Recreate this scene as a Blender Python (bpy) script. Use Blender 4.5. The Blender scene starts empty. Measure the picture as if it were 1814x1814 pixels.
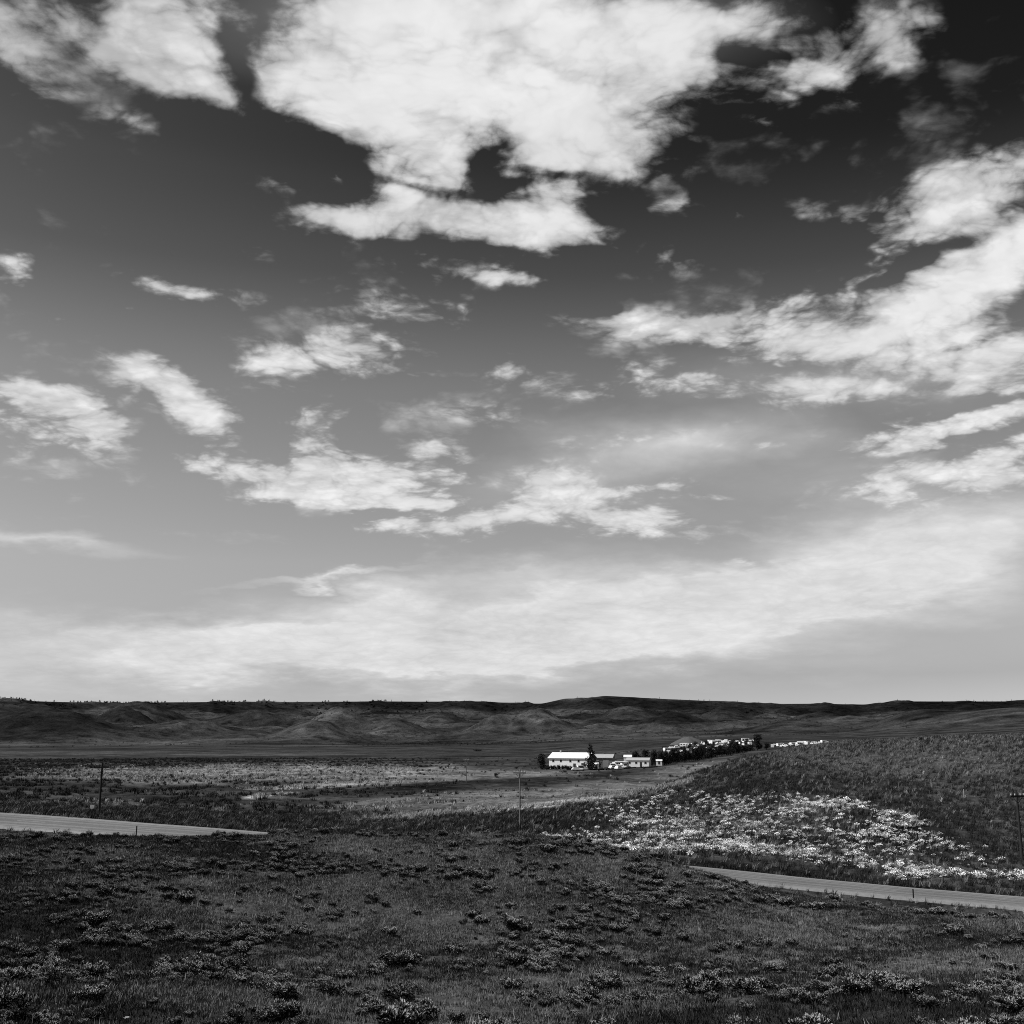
import bpy, bmesh, math, random
import numpy as np
from mathutils import Vector, Matrix

rnd = random.Random(11)
RS = np.random.RandomState(7)
scene = bpy.context.scene
COL = scene.collection
R = math.radians

# ------------------------------------------------------------------ camera geometry
F = 1945.0                       # focal length in photo pixels (1814 wide)
PITCH = math.atan(393.0 / F)     # camera tilted up a little
CP, SP = math.cos(PITCH), math.sin(PITCH)

def ray(px, py):
    u = (px - 907.0) / F
    v = (907.0 - py) / F
    return u, CP - v * SP, SP + v * CP          # x right, y forward, z up

def azs(px, py):
    x, y, z = ray(px, py)
    return math.atan2(x, y), z / math.hypot(x, y)

def project(x, y, z):
    c = y * CP + z * SP
    c = np.where(np.abs(c) < 1e-6, 1e-6, c)
    up = -y * SP + z * CP
    return 907 + F * x / c, 907 - F * up / c, c

# ------------------------------------------------------------------ noise
def _hash(i, j, seed):
    n = (i.astype(np.int64) * 374761393 + j.astype(np.int64) * 668265263 + seed * 974634777) & 0x7fffffff
    n = ((n ^ (n >> 13)) * 1274126177) & 0x7fffffff
    return ((n ^ (n >> 16)) & 0xffff) / 65535.0

def gnoise(x, y, seed=0):
    x = np.asarray(x, float); y = np.asarray(y, float)
    i = np.floor(x); j = np.floor(y); fx = x - i; fy = y - j
    sx = fx * fx * fx * (fx * (fx * 6 - 15) + 10); sy = fy * fy * fy * (fy * (fy * 6 - 15) + 10)
    def g(a, b):
        t = _hash(i + a, j + b, seed) * 2 * math.pi
        return np.cos(t) * (fx - a) + np.sin(t) * (fy - b)
    a = g(0, 0) + (g(1, 0) - g(0, 0)) * sx
    b = g(0, 1) + (g(1, 1) - g(0, 1)) * sx
    return (a + (b - a) * sy) * 1.5

def fbm(x, y, seed=0, octs=4, gain=0.5):
    s = 0; a = 1; f = 1
    for o in range(octs):
        s = s + a * gnoise(x * f + 17.3 * o, y * f - 9.1 * o, seed + o); a *= gain; f *= 2.03
    return s

def sstep(a, b, x):
    t = np.clip((x - a) / (b - a), 0, 1)
    return t * t * (3 - 2 * t)

# ------------------------------------------------------------------ terrain profile (knots along each bearing)
XS = [-420, 0, 200, 440, 620, 850, 960, 1100, 1250, 1400, 1600, 1814, 2230]
def row(ys, rs):
    return [(x, y, r) for x, y, r in zip(XS, ys, rs if hasattr(rs, '__len__') else [rs] * len(XS))]

ROAD_R = [138, 128, 122, 117, 115, 113, 112.5, 112, 111.5, 111, 112, 114, 118]
ROAD_Y = [1432, 1453, 1467, 1484, 1496, 1514, 1522, 1533, 1546, 1562, 1581, 1599, 1630]
HALF = 3.9
knots = []
AZG = np.radians(np.arange(-34, 34.01, 0.05))

def gsmooth(a, sig):
    n = int(3 * sig / 0.05) + 1
    k = np.exp(-0.5 * (np.arange(-n, n + 1) * 0.05 / sig) ** 2); k /= k.sum()
    return np.convolve(np.pad(a, n, mode='edge'), k, mode='valid')

def knot(pts, sig=0.9):
    az, rr, zz = [], [], []
    for x, y, r in pts:
        a, s = azs(x, y); az.append(a); rr.append(r); zz.append(s * r)
    o = np.argsort(az); az = np.array(az)[o]; rr = np.array(rr)[o]; zz = np.array(zz)[o]
    return gsmooth(np.interp(AZG, az, rr), sig), gsmooth(np.interp(AZG, az, zz), sig)

def const(r, z):
    return np.full(len(AZG), float(r)), np.full(len(AZG), float(z))

road_r, road_z = knot(row(ROAD_Y, ROAD_R))
tilt = np.interp(np.degrees(AZG), [-30, -24, -12, 0, 30], [0.75, 0.72, 0.42, 0.1, 0.0])
knots += [const(0.4, -1.62), const(5, -1.95), const(14, -4.35)]
knots.append(knot(row([1814] * 13, 30)))
knots.append(knot(row([1655, 1655, 1655, 1652, 1650, 1652, 1655, 1662, 1668, 1675, 1684, 1692, 1700], 56)))
knots.append(knot(row([1478, 1491, 1491, 1480, 1474, 1475, 1483, 1508, 1547, 1588, 1612, 1632, 1660],
                      [104, 100, 96, 95, 95, 94, 93, 92, 92, 92, 92, 92, 94]), 0.7))
knots.append((road_r - HALF - 3.0, road_z - 1.0 - tilt * 0.6))
knots.append((road_r - HALF - 0.6, road_z - 0.12 - tilt / 2))
knots.append((road_r + HALF + 0.6, road_z - 0.10 + tilt / 2))
knots.append((road_r + HALF + 3.2, road_z - 0.9 + tilt / 2))
knots.append(knot(row([1419, 1440, 1452, 1474, 1486, 1497, 1502, 1508, 1520, 1536, 1556, 1573, 1600],
                      [155, 146, 140, 134, 130, 127, 126, 125, 125, 125, 125, 127, 131])))
knots.append(knot(row([1415, 1432, 1441, 1457, 1461, 1462, 1456, 1454, 1446, 1424, 1434, 1460, 1490],
                      [182, 172, 166, 162, 160, 160, 162, 165, 168, 170, 168, 165, 165])))
knots.append(knot([(-420, 1407, 215), (0, 1424, 210), (200, 1430, 205), (440, 1446, 190), (620, 1450, 186), (760, 1442, 186),
                   (860, 1433, 188), (960, 1426, 194), (1060, 1415, 204), (1200, 1390, 216), (1290, 1351, 236),
                   (1400, 1327, 252), (1500, 1315, 265), (1650, 1309, 270), (1814, 1303, 275), (2230, 1290, 280)], 0.5))
knots.append(knot([(-420, 1392, 290), (0, 1394, 285), (440, 1401, 272), (620, 1405, 266), (860, 1408, 262), (960, 1410, 265),
                   (1060, 1406, 275), (1200, 1400, 300), (1290, 1380, 330), (1400, 1350, 370), (1500, 1326, 380),
                   (1650, 1318, 380), (1814, 1312, 390), (2230, 1300, 390)]))
knots.append(knot([(-420, 1362, 460), (0, 1362, 460), (620, 1362, 460), (960, 1363, 460), (1050, 1364, 462), (1150, 1357, 486),
                   (1250, 1345, 580), (1345, 1329, 670), (1460, 1318, 740), (1650, 1311, 780), (1814, 1305, 800), (2230, 1292, 800)]))
knots.append(knot([(-420, 1352, 560), (0, 1352, 560), (960, 1350, 560), (1080, 1342, 560), (1160, 1329, 580), (1210, 1322, 630), (1265, 1317, 680), (1335, 1313, 745),
                   (1400, 1315, 800), (1460, 1314, 830), (1650, 1308, 850), (1814, 1302, 860), (2230, 1290, 860)], 0.5))
knots.append(knot([(-420, 1322, 1300), (0, 1322, 1350), (620, 1319, 1400), (900, 1316, 1400), (1040, 1310, 1350), (1200, 1306, 1300),
                   (1345, 1302, 1250), (1500, 1298, 1200), (1814, 1284, 1150), (2230, 1275, 1150)]))
knots.append(knot([(-420, 1290, 2500), (0, 1290, 2500), (400, 1288, 2500), (900, 1287, 2500), (1200, 1284, 2500), (1400, 1283, 2500),
                   (1600, 1276, 2400), (1814, 1268, 2300), (2230, 1262, 2300)]))
SKYL = [(-420, 1236), (0, 1239), (30, 1238), (60, 1242), (110, 1243.5), (200, 1245), (300, 1244), (400, 1243.5), (480, 1243.5), (600, 1243),
        (680, 1242.5), (800, 1243), (900, 1245.5), (960, 1246.5), (985, 1241), (1000, 1237.5), (1040, 1237), (1060, 1234), (1070, 1232.5),
        (1100, 1234), (1150, 1237), (1220, 1240), (1300, 1244), (1360, 1247), (1450, 1246.5), (1535, 1248.5), (1550, 1245.5), (1575, 1244.5),
        (1585, 1242.5), (1700, 1242.5), (1805, 1242.5), (1814, 1241.5), (2230, 1240)]
knots.append(knot([(x, y + 24, 4050) for x, y in SKYL], 0.5))
rr_, zz_ = knot([(x, y, 4500) for x, y in SKYL], 0.12)
knots.append((rr_, zz_))
knots.append((rr_ + 900, zz_ - 12))
knots.append((rr_ + 5000, zz_ - 130))
KR = np.stack([k[0] for k in knots], 1)
KZ = np.stack([k[1] for k in knots], 1)
NK = KR.shape[1]

# rounded foothills: (px, top py, half width px, distance, depth ratio)
MOUNDS = [(60, 1259, 75, 2500, 1.4), (95, 1276, 120, 1750, 1.2), (-60, 1262, 90, 1900, 1.2), (255, 1256, 70, 2650, 1.2),
          (330, 1283, 80, 1750, 1.2), (210, 1270, 60, 2100, 1.3), (455, 1270, 60, 2700, 1.2),
          (600, 1259, 60, 2250, 1.2), (560, 1285, 60, 1700, 1.2), (785, 1266, 45, 2700, 1.3), (870, 1277, 45, 1900, 1.2),
          (955, 1269, 60, 1950, 1.3), (1110, 1262, 70, 3000, 1.2), (1190, 1274, 60, 2300, 1.2), (1285, 1260, 40, 3000, 1.3),
          (1400, 1285, 70, 1500, 1.2), (1530, 1271, 55, 1750, 1.2), (1450, 1268, 60, 2300, 1.2), (1690, 1266, 80, 2200, 1.2),
          (1790, 1280, 130, 1250, 1.2), (1620, 1286, 70, 1300, 1.2), (1850, 1262, 90, 2300, 1.2), (700, 1280, 50, 2000, 1.2)]

def fold(az):
    lim = R(33)
    a = np.abs(az)
    return np.where(a > lim, np.sign(az) * lim * (math.pi - a) / (math.pi - lim), az)

def base_height(az, r):
    t = (az - AZG[0]) / (AZG[1] - AZG[0])
    i = np.clip(np.floor(t).astype(int), 0, len(AZG) - 2); f = np.clip(t - i, 0, 1)[:, None]
    kr = KR[i] * (1 - f) + KR[i + 1] * f
    kz = KZ[i] * (1 - f) + KZ[i + 1] * f
    h = np.diff(kr, axis=1); d = np.diff(kz, axis=1) / h
    m = np.zeros_like(kz)
    prod = d[:, :-1] * d[:, 1:]
    hm = np.where(prod > 0, 2 * prod / np.where(np.abs(d[:, :-1] + d[:, 1:]) < 1e-9, 1e-9, d[:, :-1] + d[:, 1:]), 0)
    m[:, 1:-1] = hm; m[:, 0] = d[:, 0]; m[:, -1] = d[:, -1] * 0
    k = np.clip((r[:, None] >= kr).sum(1) - 1, 0, NK - 2)
    ar = np.arange(len(r))
    r0 = kr[ar, k]; hh = h[ar, k]; s = np.clip((r - r0) / hh, 0, 1)
    z0 = kz[ar, k]; z1 = kz[ar, k + 1]; m0 = m[ar, k]; m1 = m[ar, k + 1]
    s2 = s * s; s3 = s2 * s
    return (2 * s3 - 3 * s2 + 1) * z0 + (s3 - 2 * s2 + s) * hh * m0 + (-2 * s3 + 3 * s2) * z1 + (s3 - s2) * hh * m1

def road_center(az):
    return np.interp(az, AZG, road_r), np.interp(az, AZG, road_z)

MB = []
for px, py, w, r, dr in MOUNDS:
    a, s = azs(px, py)
    zb = float(base_height(np.array([max(min(a, AZG[-1]), AZG[0])]), np.array([float(r)]))[0])
    MB.append((r * math.sin(a), r * math.cos(a), max((s * r - zb) * 1.35, 16.0), w * r / F * .95, w * r / F * dr * 1.3))

def height(az_true, r):
    az_true = np.atleast_1d(np.asarray(az_true, float)); r = np.atleast_1d(np.asarray(r, float))
    az = fold(az_true)
    z = base_height(az, r)
    x = r * np.sin(az_true); y = r * np.cos(az_true)
    rc, _ = road_center(az)
    keep = sstep(4.6, 10, np.abs(r - rc))
    near = 1 - sstep(300, 900, r)
    z = z + keep * near * sstep(3, 12, r) * (0.16 * fbm(x / 3.1, y / 3.1, 3, 3) + 0.30 * gnoise(x / 13, y / 13, 5))
    z = z + near * sstep(125, 150, r) * 0.45 * fbm(x / 26, y / 26, 9, 3)
    front = sstep(R(60), R(38), np.abs(az_true))
    for mx, my, A, w, d in MB:
        rm = math.hypot(mx, my); ux, uy = mx / rm, my / rm
        dr = x * ux + y * uy - rm; dt = x * uy - y * ux
        q = (dr / d) ** 2 + (dt / w) ** 2
        z = z + np.where(q < 12, A * np.exp(-q) * front, 0)
    hz = sstep(1300, 1900, r) * (1 - sstep(3900, 4400, r))
    if hz.any():
        wx = x + 120 * gnoise(x / 500, y / 500, 31); wy = y + 120 * gnoise(x / 500, y / 500, 37)
        rid = 1 - np.abs(gnoise(wx / 420, wy / 420, 21)) * 2
        rid2 = 1 - np.abs(gnoise(wx / 170, wy / 170, 23)) * 2
        z = z + hz * (15 * (rid - 0.55) + 7 * (rid2 - 0.55) + 3.2 * (0.45 - np.abs(fbm(wx / 75, wy / 75, 25, 3))) * 2)
    sc = sstep(3500, 4000, r) * (1 - sstep(4420, 4500, r))
    z = z + sc * (16 * (0.4 - np.abs(gnoise(x / 260, y / 500, 41)) * 2) + 5 * fbm(x / 70, y / 70, 43, 2))
    return z

def ground(px, py=None, r=None):
    """world point on the ground below a bearing, at distance r (or where the sight line meets the ground)"""
    a, s = azs(px, py if py is not None else 1400)
    if r is None:
        r = march(px, py)
    z = float(height(np.array([a]), np.array([r]))[0])
    return Vector((r * math.sin(a), r * math.cos(a), z))

def march(px, py, rmin=8, rmax=6000):
    a, s = azs(px, py)
    rr = np.geomspace(rmin, rmax, 3000)
    hh = height(np.full(len(rr), a), rr)
    below = s * rr < hh
    i = int(np.argmax(below)) if below.any() else len(rr) - 1
    return float(rr[i])

# ------------------------------------------------------------------ materials
def mat(name, rough=0.9, spec=0.15):
    m = bpy.data.materials.new(name); m.use_nodes = True
    nt = m.node_tree; b = nt.nodes['Principled BSDF']
    b.inputs['Roughness'].default_value = rough
    b.inputs['Specular IOR Level'].default_value = spec
    return m, nt, b

def N(nt, t, **kw):
    n = nt.nodes.new(t)
    for k, v in kw.items(): setattr(n, k, v)
    return n

def math_node(nt, op, a, b=None, c=None, clamp=False):
    n = nt.nodes.new('ShaderNodeMath'); n.operation = op; n.use_clamp = clamp
    for i, v in enumerate((a, b, c)):
        if v is None: continue
        if isinstance(v, (int, float)): n.inputs[i].default_value = v
        else: nt.links.new(v, n.inputs[i])
    return n.outputs[0]

def noise_node(nt, vec, scale, detail=4, rough=0.55, dist=0.0):
    n = nt.nodes.new('ShaderNodeTexNoise'); n.inputs['Scale'].default_value = scale
    n.inputs['Detail'].default_value = detail; n.inputs['Roughness'].default_value = rough
    n.inputs['Distortion'].default_value = dist
    nt.links.new(vec, n.inputs['Vector'])
    return n.outputs['Fac']

def grey_mat(name, v, var=0.25, scale=3.0, rough=0.85, spec=0.15, rand=0.0, bump=0.0, stretch=None):
    """neutral grey with procedural mottling, optionally varying from object to object"""
    m, nt, b = mat(name, rough, spec)
    tc = N(nt, 'ShaderNodeTexCoord'); vec = tc.outputs['Object']
    if stretch:
        mp = N(nt, 'ShaderNodeMapping'); mp.inputs['Scale'].default_value = stretch
        nt.links.new(vec, mp.inputs['Vector']); vec = mp.outputs['Vector']
    f = noise_node(nt, vec, scale)
    val = math_node(nt, 'MULTIPLY_ADD', f, 2 * var * v, v * (1 - var))
    if rand:
        oi = N(nt, 'ShaderNodeObjectInfo')
        k = math_node(nt, 'MULTIPLY_ADD', oi.outputs['Random'], 2 * rand, 1 - rand)
        val = math_node(nt, 'MULTIPLY', val, k)
    cc = N(nt, 'ShaderNodeCombineColor')
    for i in range(3): nt.links.new(val, cc.inputs[i])
    nt.links.new(cc.outputs[0], b.inputs['Base Color'])
    if bump:
        bp = N(nt, 'ShaderNodeBump'); bp.inputs['Strength'].default_value = bump; bp.inputs['Distance'].default_value = 0.05
        nt.links.new(f, bp.inputs['Height']); nt.links.new(bp.outputs['Normal'], b.inputs['Normal'])
    return m

M = {
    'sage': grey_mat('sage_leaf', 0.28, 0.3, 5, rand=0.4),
    'sage_stem_shade': grey_mat('sage_stem_shade', 0.010, 0.3, 8),  # stems, and inner leaves darkened as painted self-shadow
    'grass': grey_mat('dry_grass', 0.14, 0.3, 3, rand=0.4),
    'grass_dark': grey_mat('dark_grass', 0.022, 0.3, 3, rand=0.5),
    'grass_pale': grey_mat('pale_grass', 0.30, 0.3, 3, rand=0.45),
    'weed': grey_mat('pale_weed', 0.74, 0.25, 4, rand=0.6),
    'tree': grey_mat('dark_foliage', 0.016, 0.4, 1.2, rand=0.3),
    'bark': grey_mat('bark', 0.03, 0.4, 6),
    'pine': grey_mat('pine_foliage', 0.012, 0.3, 0.6, rand=0.4),
    'white': grey_mat('white_siding', 0.82, 0.06, 0.5, 0.7, stretch=(0.2, 0.2, 6)),
    'roof_white': grey_mat('metal_roof', 0.74, 0.1, 0.8, 0.5, 0.3, stretch=(4, 0.3, 0.3)),
    'roof_grey': grey_mat('grey_roof', 0.36, 0.15, 0.8, 0.7),
    'wall_grey': grey_mat('grey_siding', 0.13, 0.2, 0.6, stretch=(4, 4, 0.3)),
    'door_grey': grey_mat('door_paint', 0.22, 0.15, 1),
    'glass': grey_mat('window_glass', 0.02, 0.1, 1, 0.12, 0.5),
    'trim_and_shade': grey_mat('dark_trim_gable_shade', 0.05, 0.2, 2),  # also gives the farm gable end its painted shade
    'paint': grey_mat('vehicle_paint', 0.8, 0.06, 0.6, 0.35, 0.4, rand=0.12),
    'tyre': grey_mat('tyre_rubber', 0.02, 0.2, 4),
    'wood_dark': grey_mat('weathered_pole', 0.03, 0.4, 3, stretch=(6, 6, 0.4)),
    'wood_pale': grey_mat('bleached_pole', 0.15, 0.35, 3, stretch=(6, 6, 0.4)),
    'ceramic': grey_mat('insulator', 0.7, 0.1, 3, 0.3, 0.5),
    'post_dark': grey_mat('dark_post', 0.02, 0.2, 4),
    'post_pale': grey_mat('pale_post', 0.35, 0.2, 4),
    'stone': grey_mat('pale_stone', 0.36, 0.3, 4, bump=0.4),
}

# ------------------------------------------------------------------ object helpers
def mesh_obj(name, verts, faces, mats, parent=None, fm=None, link=True, smooth=False):
    me = bpy.data.meshes.new(name)
    me.from_pydata([tuple(v) for v in verts], [], faces)
    for m in (mats if isinstance(mats, (list, tuple)) else [mats]): me.materials.append(m)
    if fm is not None: me.polygons.foreach_set('material_index', fm)
    if smooth: me.polygons.foreach_set('use_smooth', [True] * len(me.polygons))
    me.update()
    o = bpy.data.objects.new(name, me)
    if link: COL.objects.link(o)
    if parent: o.parent = parent
    return o

def tag(o, label=None, cat=None, group=None, kind=None):
    if label: o['label'] = label
    if cat: o['category'] = cat
    if group: o['group'] = group
    if kind: o['kind'] = kind
    return o

def empty(name, loc, rz=0.0, label=None, cat=None, group=None):
    o = bpy.data.objects.new(name, None); COL.objects.link(o)
    o.location = loc; o.rotation_euler = (0, 0, rz); o.empty_display_size = 0.5
    return tag(o, label, cat, group)

class Shape:
    def __init__(self): self.v = []; self.f = []; self.m = []
    def add(self, vs, fs, mi=0):
        b = len(self.v); self.v += [tuple(p) for p in vs]
        for f in fs: self.f.append([b + i for i in f]); self.m.append(mi)
        return self
    def box(self, x0, x1, y0, y1, z0, z1, mi=0, bev=0.0):
        if bev:
            bm = bmesh.new()
            mm = Matrix.Translation(((x0 + x1) / 2, (y0 + y1) / 2, (z0 + z1) / 2)) @ Matrix.Diagonal((x1 - x0, y1 - y0, z1 - z0, 1))
            bmesh.ops.create_cube(bm, size=1, matrix=mm)
            bmesh.ops.bevel(bm, geom=bm.edges[:], offset=bev, segments=2, profile=0.6, affect='EDGES')
            bm.verts.index_update()
            self.add([v.co.copy() for v in bm.verts], [[v.index for v in f.verts] for f in bm.faces], mi); bm.free()
            return self
        vs = [(x, y, z) for z in (z0, z1) for y in (y0, y1) for x in (x0, x1)]
        return self.add(vs, [(0, 2, 3, 1), (4, 5, 7, 6), (0, 1, 5, 4), (2, 6, 7, 3), (0, 4, 6, 2), (1, 3, 7, 5)], mi)
    def tube(self, p, q, r0, r1, n=8, mi=0):
        p = Vector(p); q = Vector(q); d = (q - p).normalized()
        a = d.orthogonal().normalized(); b = d.cross(a)
        vs = [p + (a * math.cos(2 * math.pi * i / n) + b * math.sin(2 * math.pi * i / n)) * r0 for i in range(n)]
        vs += [q + (a * math.cos(2 * math.pi * i / n) + b * math.sin(2 * math.pi * i / n)) * r1 for i in range(n)]
        fs = [(i, (i + 1) % n, n + (i + 1) % n, n + i) for i in range(n)] + [tuple(range(n))[::-1], tuple(range(n, 2 * n))]
        return self.add(vs, fs, mi)
    def build(self, name, mats, parent=None, link=True, smooth=False):
        return mesh_obj(name, self.v, self.f, mats, parent, self.m, link, smooth)

def copy_tree(o, parent=None):
    c = o.copy(); COL.objects.link(c)
    if parent: c.parent = parent
    for ch in list(o.children): copy_tree(ch, c)
    return c

# ------------------------------------------------------------------ vegetation tone on the ground (albedo of what grows there, plus some painted shade)
# (px, py, rx, ry, rot, rmin, rmax, albedo)
PATCH = [
    (900, 1345, 1100, 30, 0, 420, 1500, 0.034),
    (150, 1336, 500, 6, 0, 500, 1500, 0.046), (300, 1345, 400, 4, -1, 500, 1500, 0.022),
    (500, 1368, 430, 16, 0, 220, 700, 0.17), (240, 1380, 220, 12, 0, 200, 700, 0.12),
    (90, 1395, 170, 16, 0, 180, 600, 0.028), (470, 1411, 60, 6, -6, 150, 500, 0.25),
    (330, 1398, 260, 6, 0, 200, 500, 0.03), (640, 1388, 220, 5, -3, 200, 600, 0.24), (700, 1401, 260, 6, -3, 200, 500, 0.028),
    (120, 1424, 160, 7, 0, 150, 320, 0.09), (250, 1412, 180, 4, 0, 150, 330, 0.03),
    (330, 1428, 300, 6, 0, 150, 330, 0.05), (480, 1420, 200, 6, 0, 150, 330, 0.024),
    (880, 1372, 240, 11, -3, 210, 455, 0.10), (860, 1386, 240, 5, -3, 210, 455, 0.022), (790, 1357, 40, 6, 0, 300, 600, 0.1),
    (950, 1363, 120, 4, 0, 300, 458, 0.062), (900, 1345, 200, 10, 0, 461, 900, 0.032),
    (820, 1418, 260, 18, -4, 195, 330, 0.10), (1080, 1395, 180, 18, -7, 210, 420, 0.095), (1200, 1368, 160, 16, -10, 230, 560, 0.08),
    (1000, 1421, 190, 6, -7, 178, 215, 0.40), (720, 1446, 160, 6, -6, 165, 205, 0.16),
    (1000, 1455, 330, 26, -8, 118, 192, 0.022), (1350, 1400, 200, 30, -10, 140, 235, 0.024),
    (1350, 1542, 420, 9, 6, 113, 127, 0.011), (1750, 1578, 120, 6, 4, 113, 127, 0.010),
    (1650, 1350, 300, 34, 0, 170, 300, 0.05),
    (760, 1500, 220, 18, 0, 60, 100, 0.115), (1500, 1680, 380, 60, 5, 30, 95, 0.098), (1150, 1590, 200, 20, 8, 40, 95, 0.10),
    (200, 1480, 300, 8, 4, 100, 120, 0.018), (250, 1770, 400, 50, 0, 8, 45, 0.034), (1600, 1800, 400, 30, 0, 8, 36, 0.034),  # last two: vignette darkening painted into the lower corners
]
HILLS = [(60, 1285, 170, 40, 0, 1400, 3800, 0.016), (250, 1303, 200, 16, 0, 1300, 2500, 0.022), (1150, 1270, 200, 14, 0, 1500, 4300, 0.015),  # first patch: shade on the left hills painted in as darker tone
         (900, 1250, 2000, 9, 0, 3900, 9000, 0.012), (1700, 1255, 260, 14, 0, 1800, 9000, 0.009), (950, 1272, 70, 10, 0, 1500, 2400, 0.061),
         (750, 1296, 330, 18, 0, 1300, 2300, 0.043), (1100, 1300, 150, 10, 0, 1200, 2000, 0.037), (1500, 1285, 160, 12, 0, 1000, 2000, 0.040),
         (1300, 1268, 90, 10, 0, 2300, 4000, 0.032), (1750, 1285, 120, 14, 0, 700, 2000, 0.036), (450, 1275, 120, 18, 0, 1600, 3000, 0.035), (600, 1265, 70, 10, 0, 1600, 2600, 0.043),
         (310, 1262, 90, 7, 12, 1700, 3500, 0.043), (720, 1254, 150, 5, 0, 2500, 4200, 0.036), (1680, 1262, 160, 3, 0, 1700, 4200, 0.036), (1560, 1270, 90, 4, -6, 1300, 2400, 0.050)]

def tone_at(x, y, z, r):
    px, py, c = project(x, y, z)
    front = c > 1
    n1 = fbm(x / 22, y / 22, 51, 4); n2 = fbm(x / 6, y / 6, 61, 3); n3 = fbm(x / 300, y / 300, 71, 4)
    t = np.where(r < 105, 0.054, np.where(r < 420, 0.042, 0.032))
    st = fbm(x / 260, y / 22, 77, 3)
    pl = sstep(430, 480, r) * (1 - sstep(1300, 1500, r))
    t = t * np.clip(1 + 0.6 * n1 * (r < 900) + 1.1 * n3 * (r > 1200) + 0.7 * st * pl, .25, 2.5)
    lg = np.log(np.clip(t, 0.006, 1))
    wob = np.where(r < 900, n1 * 0.55 + n2 * 0.2, n3 * 0.6)
    for cx, cy, rx, ry, rot, r0, r1, v in PATCH + HILLS:
        ca, sa = math.cos(R(rot)), math.sin(R(rot))
        dx = (px - cx); dy = (py - cy)
        q = np.sqrt(((dx * ca + dy * sa) / rx) ** 2 + ((-dx * sa + dy * ca) / ry) ** 2) + wob * 0.55
        w = (1 - sstep(0.55, 1.15, q)) * sstep(r0 * 0.96, r0 * 1.03, r) * (1 - sstep(r1 * 0.97, r1 * 1.04, r)) * front
        lg = lg * (1 - w) + w * (math.log(v) + 0.3 * n2 * (r < 900) + 0.8 * n3 * (r > 1200) + 0.45 * st * pl)
    return np.exp(lg), px, py

# ------------------------------------------------------------------ ground sheet
def build_ground():
    az_in = np.radians(np.arange(-31, 31.001, 0.1))
    az_out = np.radians(np.concatenate([np.arange(31.6, 60, 1.2), np.arange(60, 300, 5.0), np.arange(300, 328.9, 1.2)]))
    az = np.concatenate([az_in, az_out]); az = np.where(az > math.pi, az - 2 * math.pi, az)
    na = len(az)
    rr = np.concatenate([np.geomspace(0.6, 8, 24)[:-1], np.geomspace(8, 1300, 500)[:-1], np.geomspace(1300, 5000, 430), np.geomspace(5300, 9400, 8)])
    nr = len(rr)
    A, RR = np.meshgrid(az, rr, indexing='ij')
    A = A.ravel(); Q = RR.ravel()
    Z = height(A, Q)
    X = Q * np.sin(A); Y = Q * np.cos(A)
    T, _, _ = tone_at(X, Y, Z, Q)
    co = np.stack([X, Y, Z], 1)
    co = np.vstack([co, [[0, 0, -1.62]]]); T = np.append(T, 0.03)
    i = np.arange(na); j = np.arange(nr - 1)
    I, J = np.meshgrid(i, j, indexing='ij'); I2 = (I + 1) % na
    quads = np.stack([I * nr + J, I * nr + J + 1, I2 * nr + J + 1, I2 * nr + J], -1).reshape(-1, 4)
    tris = np.stack([np.full(na, na * nr), i * nr, ((i + 1) % na) * nr], 1)
    me = bpy.data.meshes.new('ground')
    nv = len(co); nq = len(quads); ntri = len(tris)
    me.vertices.add(nv); me.vertices.foreach_set('co', co.astype(np.float32).ravel())
    me.loops.add(nq * 4 + ntri * 3)
    me.loops.foreach_set('vertex_index', np.concatenate([quads.ravel(), tris.ravel()]).astype(np.int32))
    me.polygons.add(nq + ntri)
    me.polygons.foreach_set('loop_start', np.concatenate([np.arange(nq) * 4, nq * 4 + np.arange(ntri) * 3]).astype(np.int32))
    me.polygons.foreach_set('use_smooth', np.ones(nq + ntri, bool))
    at = me.attributes.new('tone', 'FLOAT', 'POINT'); at.data.foreach_set('value', T.astype(np.float32))
    me.update(calc_edges=True); me.validate()
    o = bpy.data.objects.new('ground', me); COL.objects.link(o)
    tag(o, 'dark grassy prairie ground rolling from the near slope to the far ridge', 'ground', kind='structure')
    m, nt, b = mat('prairie_ground', 1.0, 0.0)
    a = N(nt, 'ShaderNodeAttribute'); a.attribute_name = 'tone'
    g = N(nt, 'ShaderNodeNewGeometry'); pos = g.outputs['Position']
    n1 = noise_node(nt, pos, 4.0, 4, 0.7); n2 = noise_node(nt, pos, 0.45, 6, 0.72); n3 = noise_node(nt, pos, 0.035, 5, 0.7)
    k1 = math_node(nt, 'MULTIPLY_ADD', n1, 2.2, -0.1)
    k2 = math_node(nt, 'MULTIPLY_ADD', n2, 3.2, -0.6)
    k3 = math_node(nt, 'MULTIPLY_ADD', n3, 4.4, -1.15)
    k = math_node(nt, 'MULTIPLY', math_node(nt, 'MULTIPLY', k1, k2), k3)
    k = math_node(nt, 'MAXIMUM', k, 0.12)
    val = math_node(nt, 'MULTIPLY', a.outputs['Fac'], k)
    cc = N(nt, 'ShaderNodeCombineColor')
    for q in range(3): nt.links.new(val, cc.inputs[q])
    nt.links.new(cc.outputs[0], b.inputs['Base Color'])
    bp = N(nt, 'ShaderNodeBump'); bp.inputs['Strength'].default_value = 0.8; bp.inputs['Distance'].default_value = 0.25
    nt.links.new(n2, bp.inputs['Height']); nt.links.new(bp.outputs['Normal'], b.inputs['Normal'])
    me.materials.append(m)
    return o
build_ground()

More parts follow.
